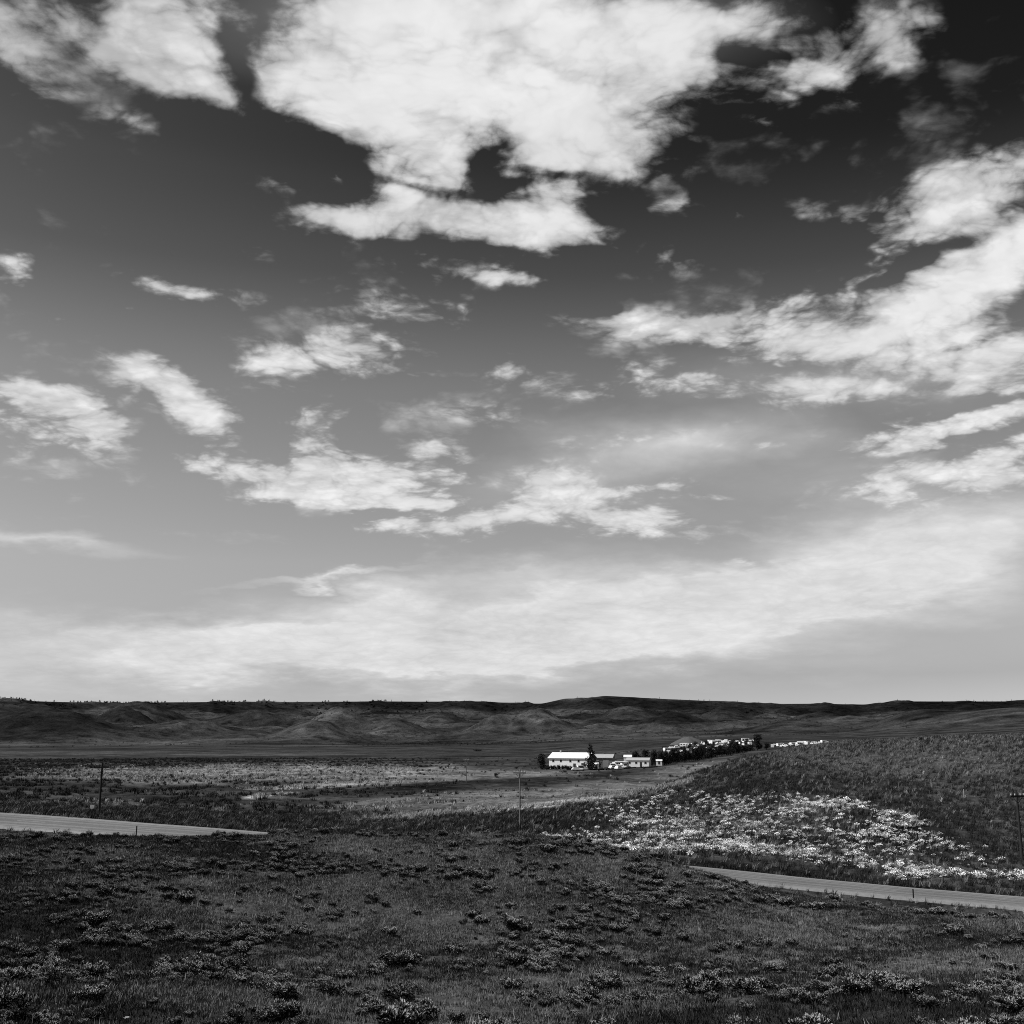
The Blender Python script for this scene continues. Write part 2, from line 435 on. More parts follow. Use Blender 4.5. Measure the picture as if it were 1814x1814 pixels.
# ------------------------------------------------------------------ road
def road_sheet(name, offs, mats, fmat, lift, label, skirt=0.0, dash=None, a0=-33, a1=33):
    """a sheet following the road; offs are the cross-section offsets, fmat the material of each band"""
    az = np.radians(np.arange(a0, a1 + 0.01, 0.12))
    rc, zc = road_center(az); tl = np.interp(az, AZG, tilt)
    cx = rc * np.sin(az); cy = rc * np.cos(az)
    tx = np.gradient(cx); ty = np.gradient(cy); L = np.hypot(tx, ty); nx = -ty / L; ny = tx / L
    sgn = np.sign(nx * np.sin(az) + ny * np.cos(az)); nx *= sgn; ny *= sgn
    run = np.concatenate([[0], np.cumsum(np.hypot(np.diff(cx), np.diff(cy)))])
    vs = []; fs = []; fm = []
    prof = [(o, 0.0) for o in offs]
    if skirt: prof = [(offs[0] - .5, -skirt)] + prof + [(offs[-1] + .5, -skirt)]; fmat = [fmat[0]] + list(fmat) + [fmat[-1]]
    K = len(prof)
    for i in range(len(az)):
        for o, dz in prof:
            oc = min(max(o, -HALF), HALF)
            crown = 0.06 * (1 - (oc / HALF) ** 2)
            vs.append((cx[i] + nx[i] * o, cy[i] + ny[i] * o, zc[i] + tl[i] * o / (2 * HALF) + crown + lift + dz))
    for i in range(len(az) - 1):
        if dash and (run[i] % 12) > 3: continue
        for k in range(K - 1):
            fs.append((K * i + k, K * i + k + 1, K * (i + 1) + k + 1, K * (i + 1) + k)); fm.append(fmat[k])
    o = mesh_obj(name, vs, fs, mats, None, fm, smooth=True)
    return tag(o, label, 'road', kind='structure')

def road_mat(name, v, stripes=True):
    m, nt, b = mat(name, 0.75, 0.25)
    g = N(nt, 'ShaderNodeNewGeometry')
    n1 = noise_node(nt, g.outputs['Position'], 2.5, 4, 0.7); n2 = noise_node(nt, g.outputs['Position'], 0.12, 3)
    val = math_node(nt, 'MULTIPLY', math_node(nt, 'MULTIPLY_ADD', n1, 0.8, 0.6), math_node(nt, 'MULTIPLY_ADD', n2, 0.7 * v, 0.65 * v))
    cc = N(nt, 'ShaderNodeCombineColor')
    for q in range(3): nt.links.new(val, cc.inputs[q])
    nt.links.new(cc.outputs[0], b.inputs['Base Color'])
    return m
asph = road_mat('asphalt', 0.115); worn = road_mat('worn_asphalt', 0.155); gravel = road_mat('gravel_shoulder', 0.20)
linep = grey_mat('road_paint', 0.3, 0.3, 2)
road_sheet('road', [-3.9, -3.1, -2.5, -1.9, -1.25, -.65, 0, .65, 1.25, 1.9, 2.5, 3.1, 3.9], [asph, worn, gravel], [2, 0, 1, 0, 1, 0, 0, 1, 0, 1, 0, 2], 0.02,
           'two lane grey road crossing behind the foreground slope', skirt=.35)
road_sheet('road_marking', [-2.95, -2.82], [linep], [0], 0.026, 'painted edge line on the near side of the road')
road_sheet('road_marking', [2.82, 2.95], [linep], [0], 0.026, 'painted edge line on the far side of the road')
road_sheet('road_marking', [-.06, .06], [linep], [0], 0.026, 'dashed centre line of the road', dash=True)

# ------------------------------------------------------------------ plants: prototype meshes
def sage_mesh(seed, leafy=1300):
    q = random.Random(seed); s = Shape()
    for i in range(14):                                            # woody stems
        a = q.uniform(0, 6.28); l = q.uniform(0.25, 0.42)
        s.tube((0, 0, -0.05), (math.cos(a) * l * 0.8, math.sin(a) * l * 0.8, l * q.uniform(0.6, 1.0)), 0.012, 0.004, 4, 1)
    lobes = [(0, 0, .2, .24)] + [(q.uniform(-.27, .27), q.uniform(-.27, .27), q.uniform(.16, .36), q.uniform(.14, .22)) for _ in range(8)]
    for i in range(leafy):
        cx, cy, cz, rr = lobes[q.randrange(9)]
        while True:
            d = Vector((q.gauss(0, 1), q.gauss(0, 1), q.gauss(0.3, 1)))
            if d.length > 0.1: break
        d.normalize(); f = q.random() ** 0.45
        p = Vector((cx, cy, cz)) + d * rr * f
        if p.z < 0.02: p.z = 0.02 + q.random() * 0.05
        tip = p.z > 0.20 + 0.5 * math.hypot(p.x, p.y) * q.uniform(.2, 1.0) and f > .6    # silver tips, dark wood below; top light and inner shade painted in too
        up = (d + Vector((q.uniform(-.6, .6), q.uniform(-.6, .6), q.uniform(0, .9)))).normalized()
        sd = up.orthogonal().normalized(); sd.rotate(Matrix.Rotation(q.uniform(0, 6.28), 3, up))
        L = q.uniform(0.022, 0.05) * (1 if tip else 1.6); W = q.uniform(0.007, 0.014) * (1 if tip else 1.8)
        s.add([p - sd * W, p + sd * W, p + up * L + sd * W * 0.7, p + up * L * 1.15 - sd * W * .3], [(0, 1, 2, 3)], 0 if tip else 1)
    return s.build('sagebrush', [M['sage'], M['sage_stem_shade']], link=False).data

def tuft_mesh(seed, m, blades=16, h=(0.12, 0.3), w=0.012, spread=0.12, lean=0.25, wind=0.1):
    q = random.Random(seed); s = Shape()
    for i in range(blades):
        a = q.uniform(0, 6.28); d = spread * q.random() ** 0.5
        b = Vector((math.cos(a) * d, math.sin(a) * d, -0.03)); hh = q.uniform(*h)
        tip = b + Vector((q.gauss(wind, lean) * hh, q.gauss(0, lean) * hh, hh))
        mid = (b + tip) / 2 + Vector((0, 0, hh * 0.12))
        sd = Vector((math.cos(a + 1.3), math.sin(a + 1.3), 0)) * w * q.uniform(.6, 1.3)
        s.add([b - sd, b + sd, mid + sd * .7, mid - sd * .7], [(0, 1, 2, 3)]); s.add([mid - sd * .7, mid + sd * .7, tip], [(0, 1, 2)])
    return s.build('grass_tuft', [m], link=False)

def weed_mesh(seed, m):
    q = random.Random(seed); s = Shape()
    for i in range(64):                                            # pale flowering heads on short stems
        a = q.uniform(0, 6.28); d = 0.34 * q.random() ** 0.5; h = q.uniform(0.22, 0.52) * (1 - d * 0.9)
        p = Vector((math.cos(a) * d, math.sin(a) * d, h)); k = q.uniform(0.035, 0.075)
        n = Vector((q.uniform(-.7, .7), q.uniform(-.7, .7), 1)).normalized(); u = n.orthogonal().normalized(); v = n.cross(u)
        s.add([p - u * k, p - v * k * .7, p + u * k, p + v * k * .7], [(0, 1, 2, 3)])
        s.add([p * 0.96, Vector((p.x * .6, p.y * .6, 0)), Vector((p.x * .6 + .012, p.y * .6, 0))], [(0, 1, 2)], 1)
    return s.build('weed', [m, M['grass']], link=False)

def leaf_cloud(s, q, lobes, n, size, mi=0, flat=0.0):
    tot = sum(l[3] ** 2 for l in lobes)
    for cx, cy, cz, rr in lobes:
        for i in range(max(6, int(n * rr * rr / tot))):
            d = Vector((q.gauss(0, 1), q.gauss(0, 1), q.gauss(0, 1))).normalized()
            p = Vector((cx, cy, cz)) + d * rr * (0.35 + 0.65 * q.random() ** 0.5)
            if p.z < 0.1: continue
            n_ = (d + Vector((q.uniform(-.8, .8), q.uniform(-.8, .8), q.uniform(-.3, .9)))).normalized()
            u = n_.orthogonal().normalized(); u.rotate(Matrix.Rotation(q.uniform(0, 6.28), 3, n_)); v = n_.cross(u)
            k = size * q.uniform(.6, 1.4)
            s.add([p - u * k, p - v * k * .6, p + u * k * 1.2, p + v * k * .6], [(0, 1, 2, 3)], mi)

def juniper(seed, h, w, shape='cone'):
    """(trunk mesh, crown mesh) of a dark dense tree"""
    q = random.Random(seed); t = Shape(); c = Shape()
    t.tube((0, 0, -0.4), (q.uniform(-.1, .1), 0, h * .8), 0.035 * h, 0.008 * h, 7)
    for i in range(7):
        a = q.uniform(0, 6.28); z = h * q.uniform(.15, .6); L = w * .7
        t.tube((0, 0, z), (math.cos(a) * L, math.sin(a) * L, z + h * .18), 0.015 * h, 0.004 * h, 5)
    lobes = []
    for i in range(26 if shape == 'cone' else 20):
        f = q.random()
        if shape == 'cone': z = h * (0.08 + 0.88 * f); rad = w * (1 - f) ** 0.75; lr = w * (0.26 + 0.30 * (1 - f))
        else: z = h * (0.2 + 0.62 * f); rad = w * .75 * math.sin(math.pi * (0.15 + 0.75 * f)); lr = w * q.uniform(.3, .48)
        a = q.uniform(0, 6.28); rad *= q.uniform(.2, .85)
        lobes.append((math.cos(a) * rad, math.sin(a) * rad, z, lr))
    if shape == 'cone': lobes += [(0, 0, h * 0.95, w * .2), (0, 0, h * .85, w * .32), (0, 0, h * .72, w * .42)]
    leaf_cloud(c, q, lobes, 1100, 0.055 * w + 0.06)
    return t.build('trunk', [M['bark']], link=False).data, c.build('crown', [M['tree']], link=False).data

def bush_mesh(seed, m='tree', n=500):
    q = random.Random(seed); c = Shape()
    lobes = [(q.uniform(-.55, .55), q.uniform(-.55, .55), q.uniform(.25, .65), q.uniform(.25, .42)) for _ in range(10)]
    leaf_cloud(c, q, lobes, n, 0.07)
    for k in range(5):
        c.tube((0, 0, -.1), (q.uniform(-.4, .4), q.uniform(-.4, .4), .5), .03, .01, 4, 1)
    return c.build('bush', [M[m], M['bark']], link=False).data

def pine_mesh(seed):
    q = random.Random(seed); s = Shape()
    s.tube((0, 0, -1.5), (0, 0, 7.5), 0.22, 0.05, 5, 1)
    for k in range(7):                                              # ragged whorls of boughs
        z = 1.2 + k * 1.05; rad = (2.3 - k * 0.28) * q.uniform(.8, 1.15)
        nb = 9
        for i in range(nb):
            a = 2 * math.pi * i / nb + q.uniform(-.3, .3); L = rad * q.uniform(.65, 1.15); w = 0.42
            ca, sa = math.cos(a), math.sin(a)
            s.add([(ca * .1 - sa * .1, sa * .1 + ca * .1, z + .9), (ca * L * .6 - sa * w, sa * L * .6 + ca * w, z + .15),
                   (ca * L, sa * L, z - .25), (ca * L * .6 + sa * w, sa * L * .6 - ca * w, z + .2)], [(0, 1, 2, 3)], 0)
    s.add([(-.3, 0, 8), (.3, 0, 8), (0, 0, 9.4), (0, .3, 8), (0, -.3, 8)], [(0, 1, 2), (3, 4, 2)], 0)
    return s.build('pine', [M['pine'], M['bark']], link=False)

# ------------------------------------------------------------------ scattered ground cover
def scatter(name, pts, rz, sc, protos, idx, label, cat):
    me = bpy.data.meshes.new(name)
    n = len(pts)
    me.vertices.add(n); me.vertices.foreach_set('co', np.asarray(pts, np.float32).ravel())
    a = me.attributes.new('turn', 'FLOAT_VECTOR', 'POINT')
    rot = np.zeros((n, 3), np.float32); rot[:, 2] = rz; rot[:, 0] = RS.normal(0, .08, n); rot[:, 1] = RS.normal(0, .08, n)
    a.data.foreach_set('vector', rot.ravel())
    a = me.attributes.new('size', 'FLOAT', 'POINT'); a.data.foreach_set('value', np.asarray(sc, np.float32))
    a = me.attributes.new('pick', 'INT', 'POINT'); a.data.foreach_set('value', np.asarray(idx, np.int32))
    me.update()
    o = bpy.data.objects.new(name, me); COL.objects.link(o); tag(o, label, cat, kind='stuff')
    col = bpy.data.collections.new(name + '_kinds')
    for i, p in enumerate(protos):
        p.name = '%s_kind_%02d' % (name, i); col.objects.link(p)
    ng = bpy.data.node_groups.new(name, 'GeometryNodeTree')
    ng.interface.new_socket('Geometry', in_out='INPUT', socket_type='NodeSocketGeometry')
    ng.interface.new_socket('Geometry', in_out='OUTPUT', socket_type='NodeSocketGeometry')
    gi = ng.nodes.new('NodeGroupInput'); go = ng.nodes.new('NodeGroupOutput')
    ip = ng.nodes.new('GeometryNodeInstanceOnPoints'); ci = ng.nodes.new('GeometryNodeCollectionInfo')
    ci.inputs['Collection'].default_value = col; ci.inputs['Separate Children'].default_value = True; ci.inputs['Reset Children'].default_value = True
    def attr(nm, t):
        x = ng.nodes.new('GeometryNodeInputNamedAttribute'); x.data_type = t; x.inputs['Name'].default_value = nm; return x.outputs['Attribute']
    ng.links.new(gi.outputs[0], ip.inputs['Points']); ng.links.new(ci.outputs[0], ip.inputs['Instance'])
    ip.inputs['Pick Instance'].default_value = True
    ng.links.new(attr('pick', 'INT'), ip.inputs['Instance Index'])
    er = ng.nodes.new('FunctionNodeEulerToRotation'); ng.links.new(attr('turn', 'FLOAT_VECTOR'), er.inputs[0])
    ng.links.new(er.outputs[0], ip.inputs['Rotation']); ng.links.new(attr('size', 'FLOAT'), ip.inputs['Scale'])
    ng.links.new(ip.outputs[0], go.inputs[0])
    md = o.modifiers.new('scatter', 'NODES'); md.node_group = ng
    return o

def sector(n, r0, r1, half=29, power=1.0):
    """random ground points; power 1 = even in area, 0.5 = denser close by"""
    u = RS.rand(n)
    e = 2 * power
    r = (r0 ** e + u * (r1 ** e - r0 ** e)) ** (1 / e)
    a = np.radians(RS.uniform(-half, half, n))
    return a, r

def on_road(a, r, m=4.3):
    rc, _ = road_center(a); return np.abs(r - rc) < m

def ptsof(a, r):
    z = height(a, r); x = r * np.sin(a); y = r * np.cos(a)
    px, py, _ = project(x, y, z)
    return x, y, z, px, py

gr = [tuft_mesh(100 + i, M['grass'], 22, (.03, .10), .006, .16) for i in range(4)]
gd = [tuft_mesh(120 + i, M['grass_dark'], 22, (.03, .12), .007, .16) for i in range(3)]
gp = [tuft_mesh(140 + i, M['grass_pale'], 8, (.07, .18), .004, .10) for i in range(2)]
a, r = sector(265000, 16, 106, half=38, power=0.72)
x, y, z, px, py = ptsof(a, r)
nz = fbm(x / 4.5, y / 4.5, 81, 3); nb = fbm(x / 14, y / 14, 83, 3)
ok = ~on_road(a, r) & (RS.rand(len(a)) < np.clip(0.8 + nz * 0.9, 0.3, 1))
corner = np.clip(1.15 - np.hypot((px - 60) / 620, (py - 1830) / 170), 0, 1) + np.clip(1.15 - np.hypot((px - 1700) / 700, (py - 1840) / 110), 0, 1) + np.clip(1.1 - np.hypot((px - 40) / 420, (py - 1600) / 70), 0, 1) * .6  # vignette at the lower and left edges imitated with extra dark grass
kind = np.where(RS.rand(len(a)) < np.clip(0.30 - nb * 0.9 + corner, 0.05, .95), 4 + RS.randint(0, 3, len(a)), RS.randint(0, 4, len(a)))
kind = np.where(RS.rand(len(a)) < np.clip(0.02 + 0.07 * nb, 0.002, .12), 7 + RS.randint(0, 2, len(a)), kind)
sc = RS.uniform(.6, 1.5, len(a)) * (1 + r / 90)
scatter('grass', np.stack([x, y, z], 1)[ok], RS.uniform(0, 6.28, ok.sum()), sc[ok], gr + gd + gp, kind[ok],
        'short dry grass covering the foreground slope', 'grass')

WP = [(1190, 1470, 170, 50, 0, .34), (1400, 1480, 330, 50, 8, .30), (1620, 1500, 150, 34, 10, .30), (1200, 1425, 80, 24, 0, .28), (1350, 1430, 160, 24, 0, .34),
      (1470, 1424, 75, 10, 3, 1.8), (1400, 1418, 40, 7, 0, .9), (1590, 1452, 60, 14, 15, .9), (1640, 1480, 60, 12, 20, .7), (1240, 1490, 70, 18, 8, 1.1), (1290, 1497, 36, 12, 0, 2.0), (1170, 1500, 60, 14, 5, .9),
      (1560, 1478, 60, 14, 10, .7), (1330, 1462, 40, 10, 5, .7), (1150, 1462, 50, 10, -5, .6)]
for (x0, y0), (x1, y1), w0 in [((985, 1488), (1110, 1508), 1.7), ((1110, 1508), (1210, 1516), .8), ((1300, 1500), (1440, 1516), 1.3), ((1440, 1516), (1570, 1536), .9), ((1590, 1548), (1640, 1550), 2.2), ((1660, 1544), (1830, 1556), 2.0)]:
    for k in range(9):
        f = k / 8
        WP.append((x0 + (x1 - x0) * f + rnd.uniform(-5, 5), y0 + (y1 - y0) * f + rnd.uniform(-3, 3), rnd.uniform(14, 34), rnd.uniform(5, 10), 6, w0 * rnd.uniform(.5, 1.1)))
def weed_density(px, py):
    den = np.zeros(len(px))
    for cx, cy, rx, ry, rot, w in WP:
        ca, sa = math.cos(R(rot)), math.sin(R(rot)); dx = px - cx; dy = py - cy
        q = ((dx * ca + dy * sa) / rx) ** 2 + ((-dx * sa + dy * ca) / ry) ** 2
        den = np.maximum(den, w * np.clip(1.25 - q, 0, 1))
    return den
# taller grass on the verge, the bank and the hillside beyond the road
hg = [tuft_mesh(160 + i, M['grass'], 16, (.18, .45), .014, .2, .28, .28) for i in range(4)]
hd = [tuft_mesh(180 + i, M['grass_dark'], 16, (.18, .5), .015, .2, .28, .28) for i in range(4)]
hp = [tuft_mesh(190 + i, M['grass_pale'], 12, (.2, .45), .013, .2, .28, .28) for i in range(2)]
a, r = sector(135000, 84, 300, half=32, power=0.75)
x, y, z, px, py = ptsof(a, r)
rc, _ = road_center(a)
hill = (r > rc + 4.5)
verge = (r < rc - 4.4) & (r > rc - 12)
rim = np.exp(-((py - np.interp(px, [700, 860, 960, 1060, 1200, 1290], [1448, 1433, 1426, 1415, 1390, 1351])) / 5) ** 2) * (px > 640) * (px < 1230) * (r > 172) * (r < 222)
ditch = hill & (r < rc + 9)
field = (r > np.interp(a, AZG, KR[:, 12]) + 8) & (px < 1300)
nb = fbm(x / 9, y / 9, 93, 3); nc = fbm(x / 2.5, y / 2.5, 95, 2)
p_dark = np.clip(np.where((r > 200) & (px > 1250), .42, .72) + nc * 0.7 + .5 * np.exp(-((px - 1310) / 150) ** 2 - ((py - 1372) / 26) ** 2) + .45 * np.exp(-((px - 1760) / 130) ** 2 - ((py - 1490) / 50) ** 2) - .25 * np.exp(-((px - 1600) / 260) ** 2 - ((py - 1345) / 24) ** 2), 0.06, .98)
kind = np.where(RS.rand(len(a)) < p_dark, 4 + RS.randint(0, 4, len(a)), RS.randint(0, 4, len(a)))
p_pale = np.clip(0.02 + 0.06 * nb + np.clip(weed_density(px, py), 0, 1) * (.45 + .5 * nb) * (r < 240) * hill + rim * 0.95 + verge * 0.22 * (px > 1240), 0, .9) * np.where(ditch, .1, 1)
kind = np.where(RS.rand(len(a)) < p_pale, 8 + RS.randint(0, 2, len(a)), kind)
ok = (hill | verge) & (RS.rand(len(a)) < np.where(field, 0.06, np.clip(0.7 + nc * .8, 0.15, 1)))
sc = RS.uniform(.6, 1.5, len(a)) * np.where(verge, .9, 1.25) * np.where(field, .5, 1) * np.where(ditch, .7, 1)
tg = scatter('tall_grass', np.stack([x, y, z], 1)[ok], RS.normal(0, .6, ok.sum()), sc[ok], hg + hd + hp, kind[ok],
             'taller wind bent grass on the road verge and hillside', 'grass')

# pale flowering weeds in patches on the hillside beyond the road
wd = [weed_mesh(210 + i, M['weed']) for i in range(4)]
a, r = sector(130000, 118, 240, half=27, power=0.8)
x, y, z, px, py = ptsof(a, r)
den = weed_density(px, py)
nb = fbm(x / 5, y / 5, 97, 3); nc = fbm(x / 1.6, y / 1.6, 99, 2)
rc, _ = road_center(a)
ok = (RS.rand(len(a)) < den * np.clip(0.5 + nb * 1.3 + nc * 1.0, 0.01, 1)) & (r > rc + 7)
scatter('weeds', np.stack([x, y, z], 1)[ok], RS.uniform(0, 6.28, ok.sum()), RS.uniform(.3, 1.0, ok.sum()) * RS.choice([.7, 1.0, 1.3], ok.sum()), wd, RS.randint(0, 4, ok.sum()),
        'pale flowering weeds in patches on the hillside beyond the road', 'weeds')

# rough growth in the valley fields
vb = [tuft_mesh(230 + i, M['grass_pale'], 22, (.3, .7), .05, .6, .3, .2) for i in range(3)]
vd = [tuft_mesh(240 + i, M['grass_dark'], 22, (.3, .8), .06, .6, .3, .2) for i in range(3)]
a, r = sector(60000, 140, 640, half=27, power=0.7)
x, y, z, px, py = ptsof(a, r)
rc, _ = road_center(a)
T, _, _ = tone_at(x, y, z, r)
nb = fbm(x / 18, y / 18, 103, 3)
inf = (r > np.interp(a, AZG, KR[:, 12]) + 4)
pale = RS.rand(len(a)) < np.clip((T - 0.04) * 9, 0, .85)
p = np.where(pale, .55, np.clip(.28 + nb * .6, 0.03, .7)) * np.clip((860 - px) / 320, .07, 1)
ok = inf & (RS.rand(len(a)) < p) & (px < 1350)
kind = np.where(pale, RS.randint(0, 3, len(a)), 3 + RS.randint(0, 3, len(a)))
scatter('rough_pasture', np.stack([x, y, z], 1)[ok], RS.uniform(0, 6.28, ok.sum()), RS.uniform(.5, 1.4, ok.sum()), vb + vd, kind[ok],
        'rough pale and dark pasture growth on the valley floor', 'pasture')

# ------------------------------------------------------------------ sagebrush
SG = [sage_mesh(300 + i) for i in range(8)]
a, r = sector(54000, 22, 106, half=37, power=0.85)
x, y, z, px, py = ptsof(a, r)
nb = fbm(x / 9, y / 9, 111, 3); nc = fbm(x / 2.6, y / 2.6, 113, 2)
dens = np.clip(0.055 + 0.26 * nb + 0.20 * nc, 0.006, .36)
def area(cx, cy, rx, ry, k):
    q = ((px - cx) / rx) ** 2 + ((py - cy) / ry) ** 2
    return 1 + (k - 1) * np.exp(-q)
dens *= area(1560, 1660, 330, 70, .06) * area(230, 1690, 280, 50, 2.6) * area(560, 1580, 330, 40, 2.0) * area(980, 1740, 330, 70, 1.8)
dens *= area(1180, 1590, 130, 16, 3.0) * area(250, 1790, 330, 35, .25) * area(720, 1500, 230, 16, .5) * area(1550, 1780, 330, 26, 1.8)
rc, _ = road_center(a)
ok = (RS.rand(len(a)) < dens) & (r < rc - 6)
P = np.stack([x, y, z], 1)[ok]; PX = px[ok]; PY = py[ok]; rr_ok = r[ok]
S = RS.uniform(.55, 1.2, len(P)) * RS.choice([.34, .5, .65, .9, 1.2], len(P), p=[.25, .28, .25, .17, .05])
size_px = S / rr_ok
inv = (PX > 15) & (PX < 1799) & (PY < 1800) & (PY > 1470)
order = np.argsort(-np.where(inv, size_px, -1))
big = order[:290]; rest = order[290:]
print('sagebrush', len(P))
sage_first = None
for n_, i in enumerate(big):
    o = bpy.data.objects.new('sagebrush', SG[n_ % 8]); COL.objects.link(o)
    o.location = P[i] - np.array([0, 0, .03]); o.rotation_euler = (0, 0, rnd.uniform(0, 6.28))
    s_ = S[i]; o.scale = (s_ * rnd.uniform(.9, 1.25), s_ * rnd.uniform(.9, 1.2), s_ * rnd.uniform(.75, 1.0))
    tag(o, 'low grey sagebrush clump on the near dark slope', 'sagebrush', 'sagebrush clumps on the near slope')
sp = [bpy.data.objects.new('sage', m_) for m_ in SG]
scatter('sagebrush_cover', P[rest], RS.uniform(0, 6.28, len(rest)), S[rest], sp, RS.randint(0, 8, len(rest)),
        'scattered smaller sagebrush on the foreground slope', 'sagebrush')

# ------------------------------------------------------------------ trees
def place_tree(meshes, loc, sx, sz, label, cat='tree', group=None, name='tree'):
    e = empty(name, loc, rnd.uniform(0, 6.28), label, cat, group); e.scale = (sx, sx, sz)
    for nm, md in zip(('trunk', 'crown'), meshes):
        o = bpy.data.objects.new(nm, md); COL.objects.link(o); o.parent = e
    return e
CONE = [juniper(400 + i, 6.0, 1.7, 'cone') for i in range(3)]
BALL = [juniper(420 + i, 5.0, 2.3, 'ball') for i in range(4)]
BUSH = [bush_mesh(440 + i) for i in range(4)]

def up(px, r, py=1350):
    return ground(px, py, r)
def m_per_px(r): return r / F * 1.0

place_tree(BALL[0], up(960, 452), 1.4, 1.3, 'dark round leafy tree at the left end of the white farm building', group=None, name='round_tree')
place_tree(CONE[0], up(1046, 449), 1.75, 1.75, 'tall pointed dark evergreen at the right end of the white building', name='evergreen_tree')
place_tree(BALL[1], up(1060, 466), .7, .75, 'small dark tree between the white building and the grey shed', name='round_tree')
place_tree(BALL[2], up(1126, 500), 1.3, 1.35, 'dark leafy tree behind the roof of the low white house', name='round_tree')
place_tree(BALL[1], up(1160, 505), 1.3, 1.55, 'dark bushy tree at the right end of the low white house', name='round_tree')
place_tree(BALL[3], up(1143, 506), 1.4, 1.4, 'broad dark tree rising over the low white house', name='round_tree')
place_tree(BALL[2], up(1155, 484), .85, 1.05, 'short dark tree against the right wall of the low white house', name='round_tree')
place_tree(BALL[3], up(1343, 668), 1.95, 2.0, 'biggest dark tree standing alone near the crest of the right hill', name='round_tree')
place_tree(BALL[1], up(1359, 672), 1.0, .95, 'smaller dark tree touching the right side of the biggest tree', name='round_tree')
nrow = 46
for i in range(nrow):
    t = i / (nrow - 1)
    px_ = 1170 + t * 164; r_ = 497 + (664 - 497) * t + rnd.uniform(-3, 3)
    hgt = (1.2 - .45 * t + (0.4 if rnd.random() < .15 else 0)) * rnd.uniform(.8, 1.15)
    fam = (CONE if rnd.random() < .4 else BALL)
    place_tree(fam[rnd.randrange(3)], up(px_, r_), rnd.uniform(.8, 1.15), hgt, 'dark bushy tree in the long shelter row right of the low white house',
               group='trees of the shelter row', name='shelter_tree')

def place_bush(px, r, w, h, label, group=None, name='dark_bush', me=None):
    o = bpy.data.objects.new(name, me or BUSH[rnd.randrange(4)]); COL.objects.link(o)
    o.location = up(px, r); o.rotation_euler = (0, 0, rnd.uniform(0, 6.28)); o.scale = (w, w, h)
    return tag(o, label, 'bush', group)
place_bush(877, 380, 1.5, 1.2, 'lone dark bush in the pale pasture left of the farm')
place_bush(845, 850, 4.2, 2.2, 'wide dark thicket far across the valley floor, left of the farm roof')
place_bush(720, 168, .75, .7, 'small dark bush in the grass behind the middle of the foreground mound')
place_bush(915, 455, 1.2, 1.0, 'small dark bush on the field edge left of the round tree')
place_bush(998, 430, 2.0, .9, 'low dark bush in front of the white farm building')
place_bush(781, 470, 1.1, .9, 'tiny dark bush at the left end of the dark field line')
for i in range(26):
    t = i / 25
    place_bush(968 + t * 62, 449, rnd.uniform(.9, 1.4), rnd.uniform(1.3, 2.3), 'low dark shrub of the hedge along the front of the white building',
               'hedge shrubs before the white building', 'hedge_shrub')
for i in range(34):
    t = i / 33
    place_bush(1022 + t * 140, 448 + 26 * max(0, t - .2), rnd.uniform(1.0, 1.5), rnd.uniform(.5, .95), 'low dark scrub along the bank below the farm yard',
               'scrub on the bank below the farm', 'bank_shrub')
for i, (px_, py_, r_) in enumerate([(358, 1269, 2500), (364, 1270, 2480), (370, 1273, 2450), (377, 1275, 2430), (384, 1278, 2400), (391, 1280, 2380), (398, 1283, 2360), (402, 1276, 2420)]):
    place_bush(px_, r_, 7.5, 6.5, 'dark thicket in the slanting ravine on the left hills', 'thickets in the ravine on the left hills', 'ravine_thicket')
for px_, r_, w_, lab in [(803, 2450, 7, 'single dark thicket on the low hill left of centre'), (1024, 2450, 7, 'dark thicket beside the rounded hill above the farm'),
                         (1560, 3300, 8, 'dark thicket high on the right hills')]:
    place_bush(px_, r_, w_, w_ * .55, lab, None, 'hill_thicket')

# pines along the far ridge
PN = [pine_mesh(500 + i) for i in range(5)]
pin = []
def pines(n, x0, x1, r0, r1, key):
    for _ in range(n):
        pin.append((rnd.uniform(x0, x1), rnd.uniform(r0, r1), key))
L1 = ('tiny dark pine on the left skyline ridge', 'pines on the left skyline')
L2 = ('tiny dark pine on the scarp left of the flat topped hill', 'pines on the middle scarp')
L3 = ('tiny dark pine on the dark slopes right of the flat topped hill', 'pines on the right slopes')
pines(55, 0, 145, 4380, 4520, L1); pines(50, 150, 300, 4380, 4520, L1)
pines(40, 375, 480, 4300, 4500, L2); pines(60, 560, 760, 4150, 4500, L2); pines(15, 480, 620, 4300, 4500, L2); pines(12, 850, 960, 4200, 4480, L2)
pines(45, 1270, 1380, 3300, 4200, L3); pines(20, 1500, 1814, 3900, 4400, L3)
for px_, r_, (lab, grp) in pin:
    o = bpy.data.objects.new('pine_tree', PN[rnd.randrange(5)].data); COL.objects.link(o)
    o.location = up(px_, r_, 1245); s_ = rnd.uniform(.7, 1.5); o.scale = (s_ * 2.6, s_ * 2.6, s_ * rnd.uniform(.45, .75)); o.rotation_euler = (0, 0, rnd.uniform(0, 6.28))
    tag(o, lab, 'pine', grp)
n = 3200
pxr = RS.uniform(-60, 1874, n); rr2 = RS.uniform(3700, 4505, n)
aa = np.array([azs(p_, 1250)[0] for p_ in pxr])
x = rr2 * np.sin(aa); y = rr2 * np.cos(aa); z = height(aa, rr2)
w = np.interp(pxr, [0, 480, 560, 760, 1000, 1100, 1260, 1480, 1560, 1814], [.3, .35, .9, .9, .4, .25, .7, .6, .5, .6])
w = np.where(pxr < 520, np.where(rr2 > 4330, 1.0, 0.0), w * .7)
ok = RS.rand(n) < w * np.clip(.5 + 1.1 * fbm(x / 160, y / 160, 121, 3), .03, 1)
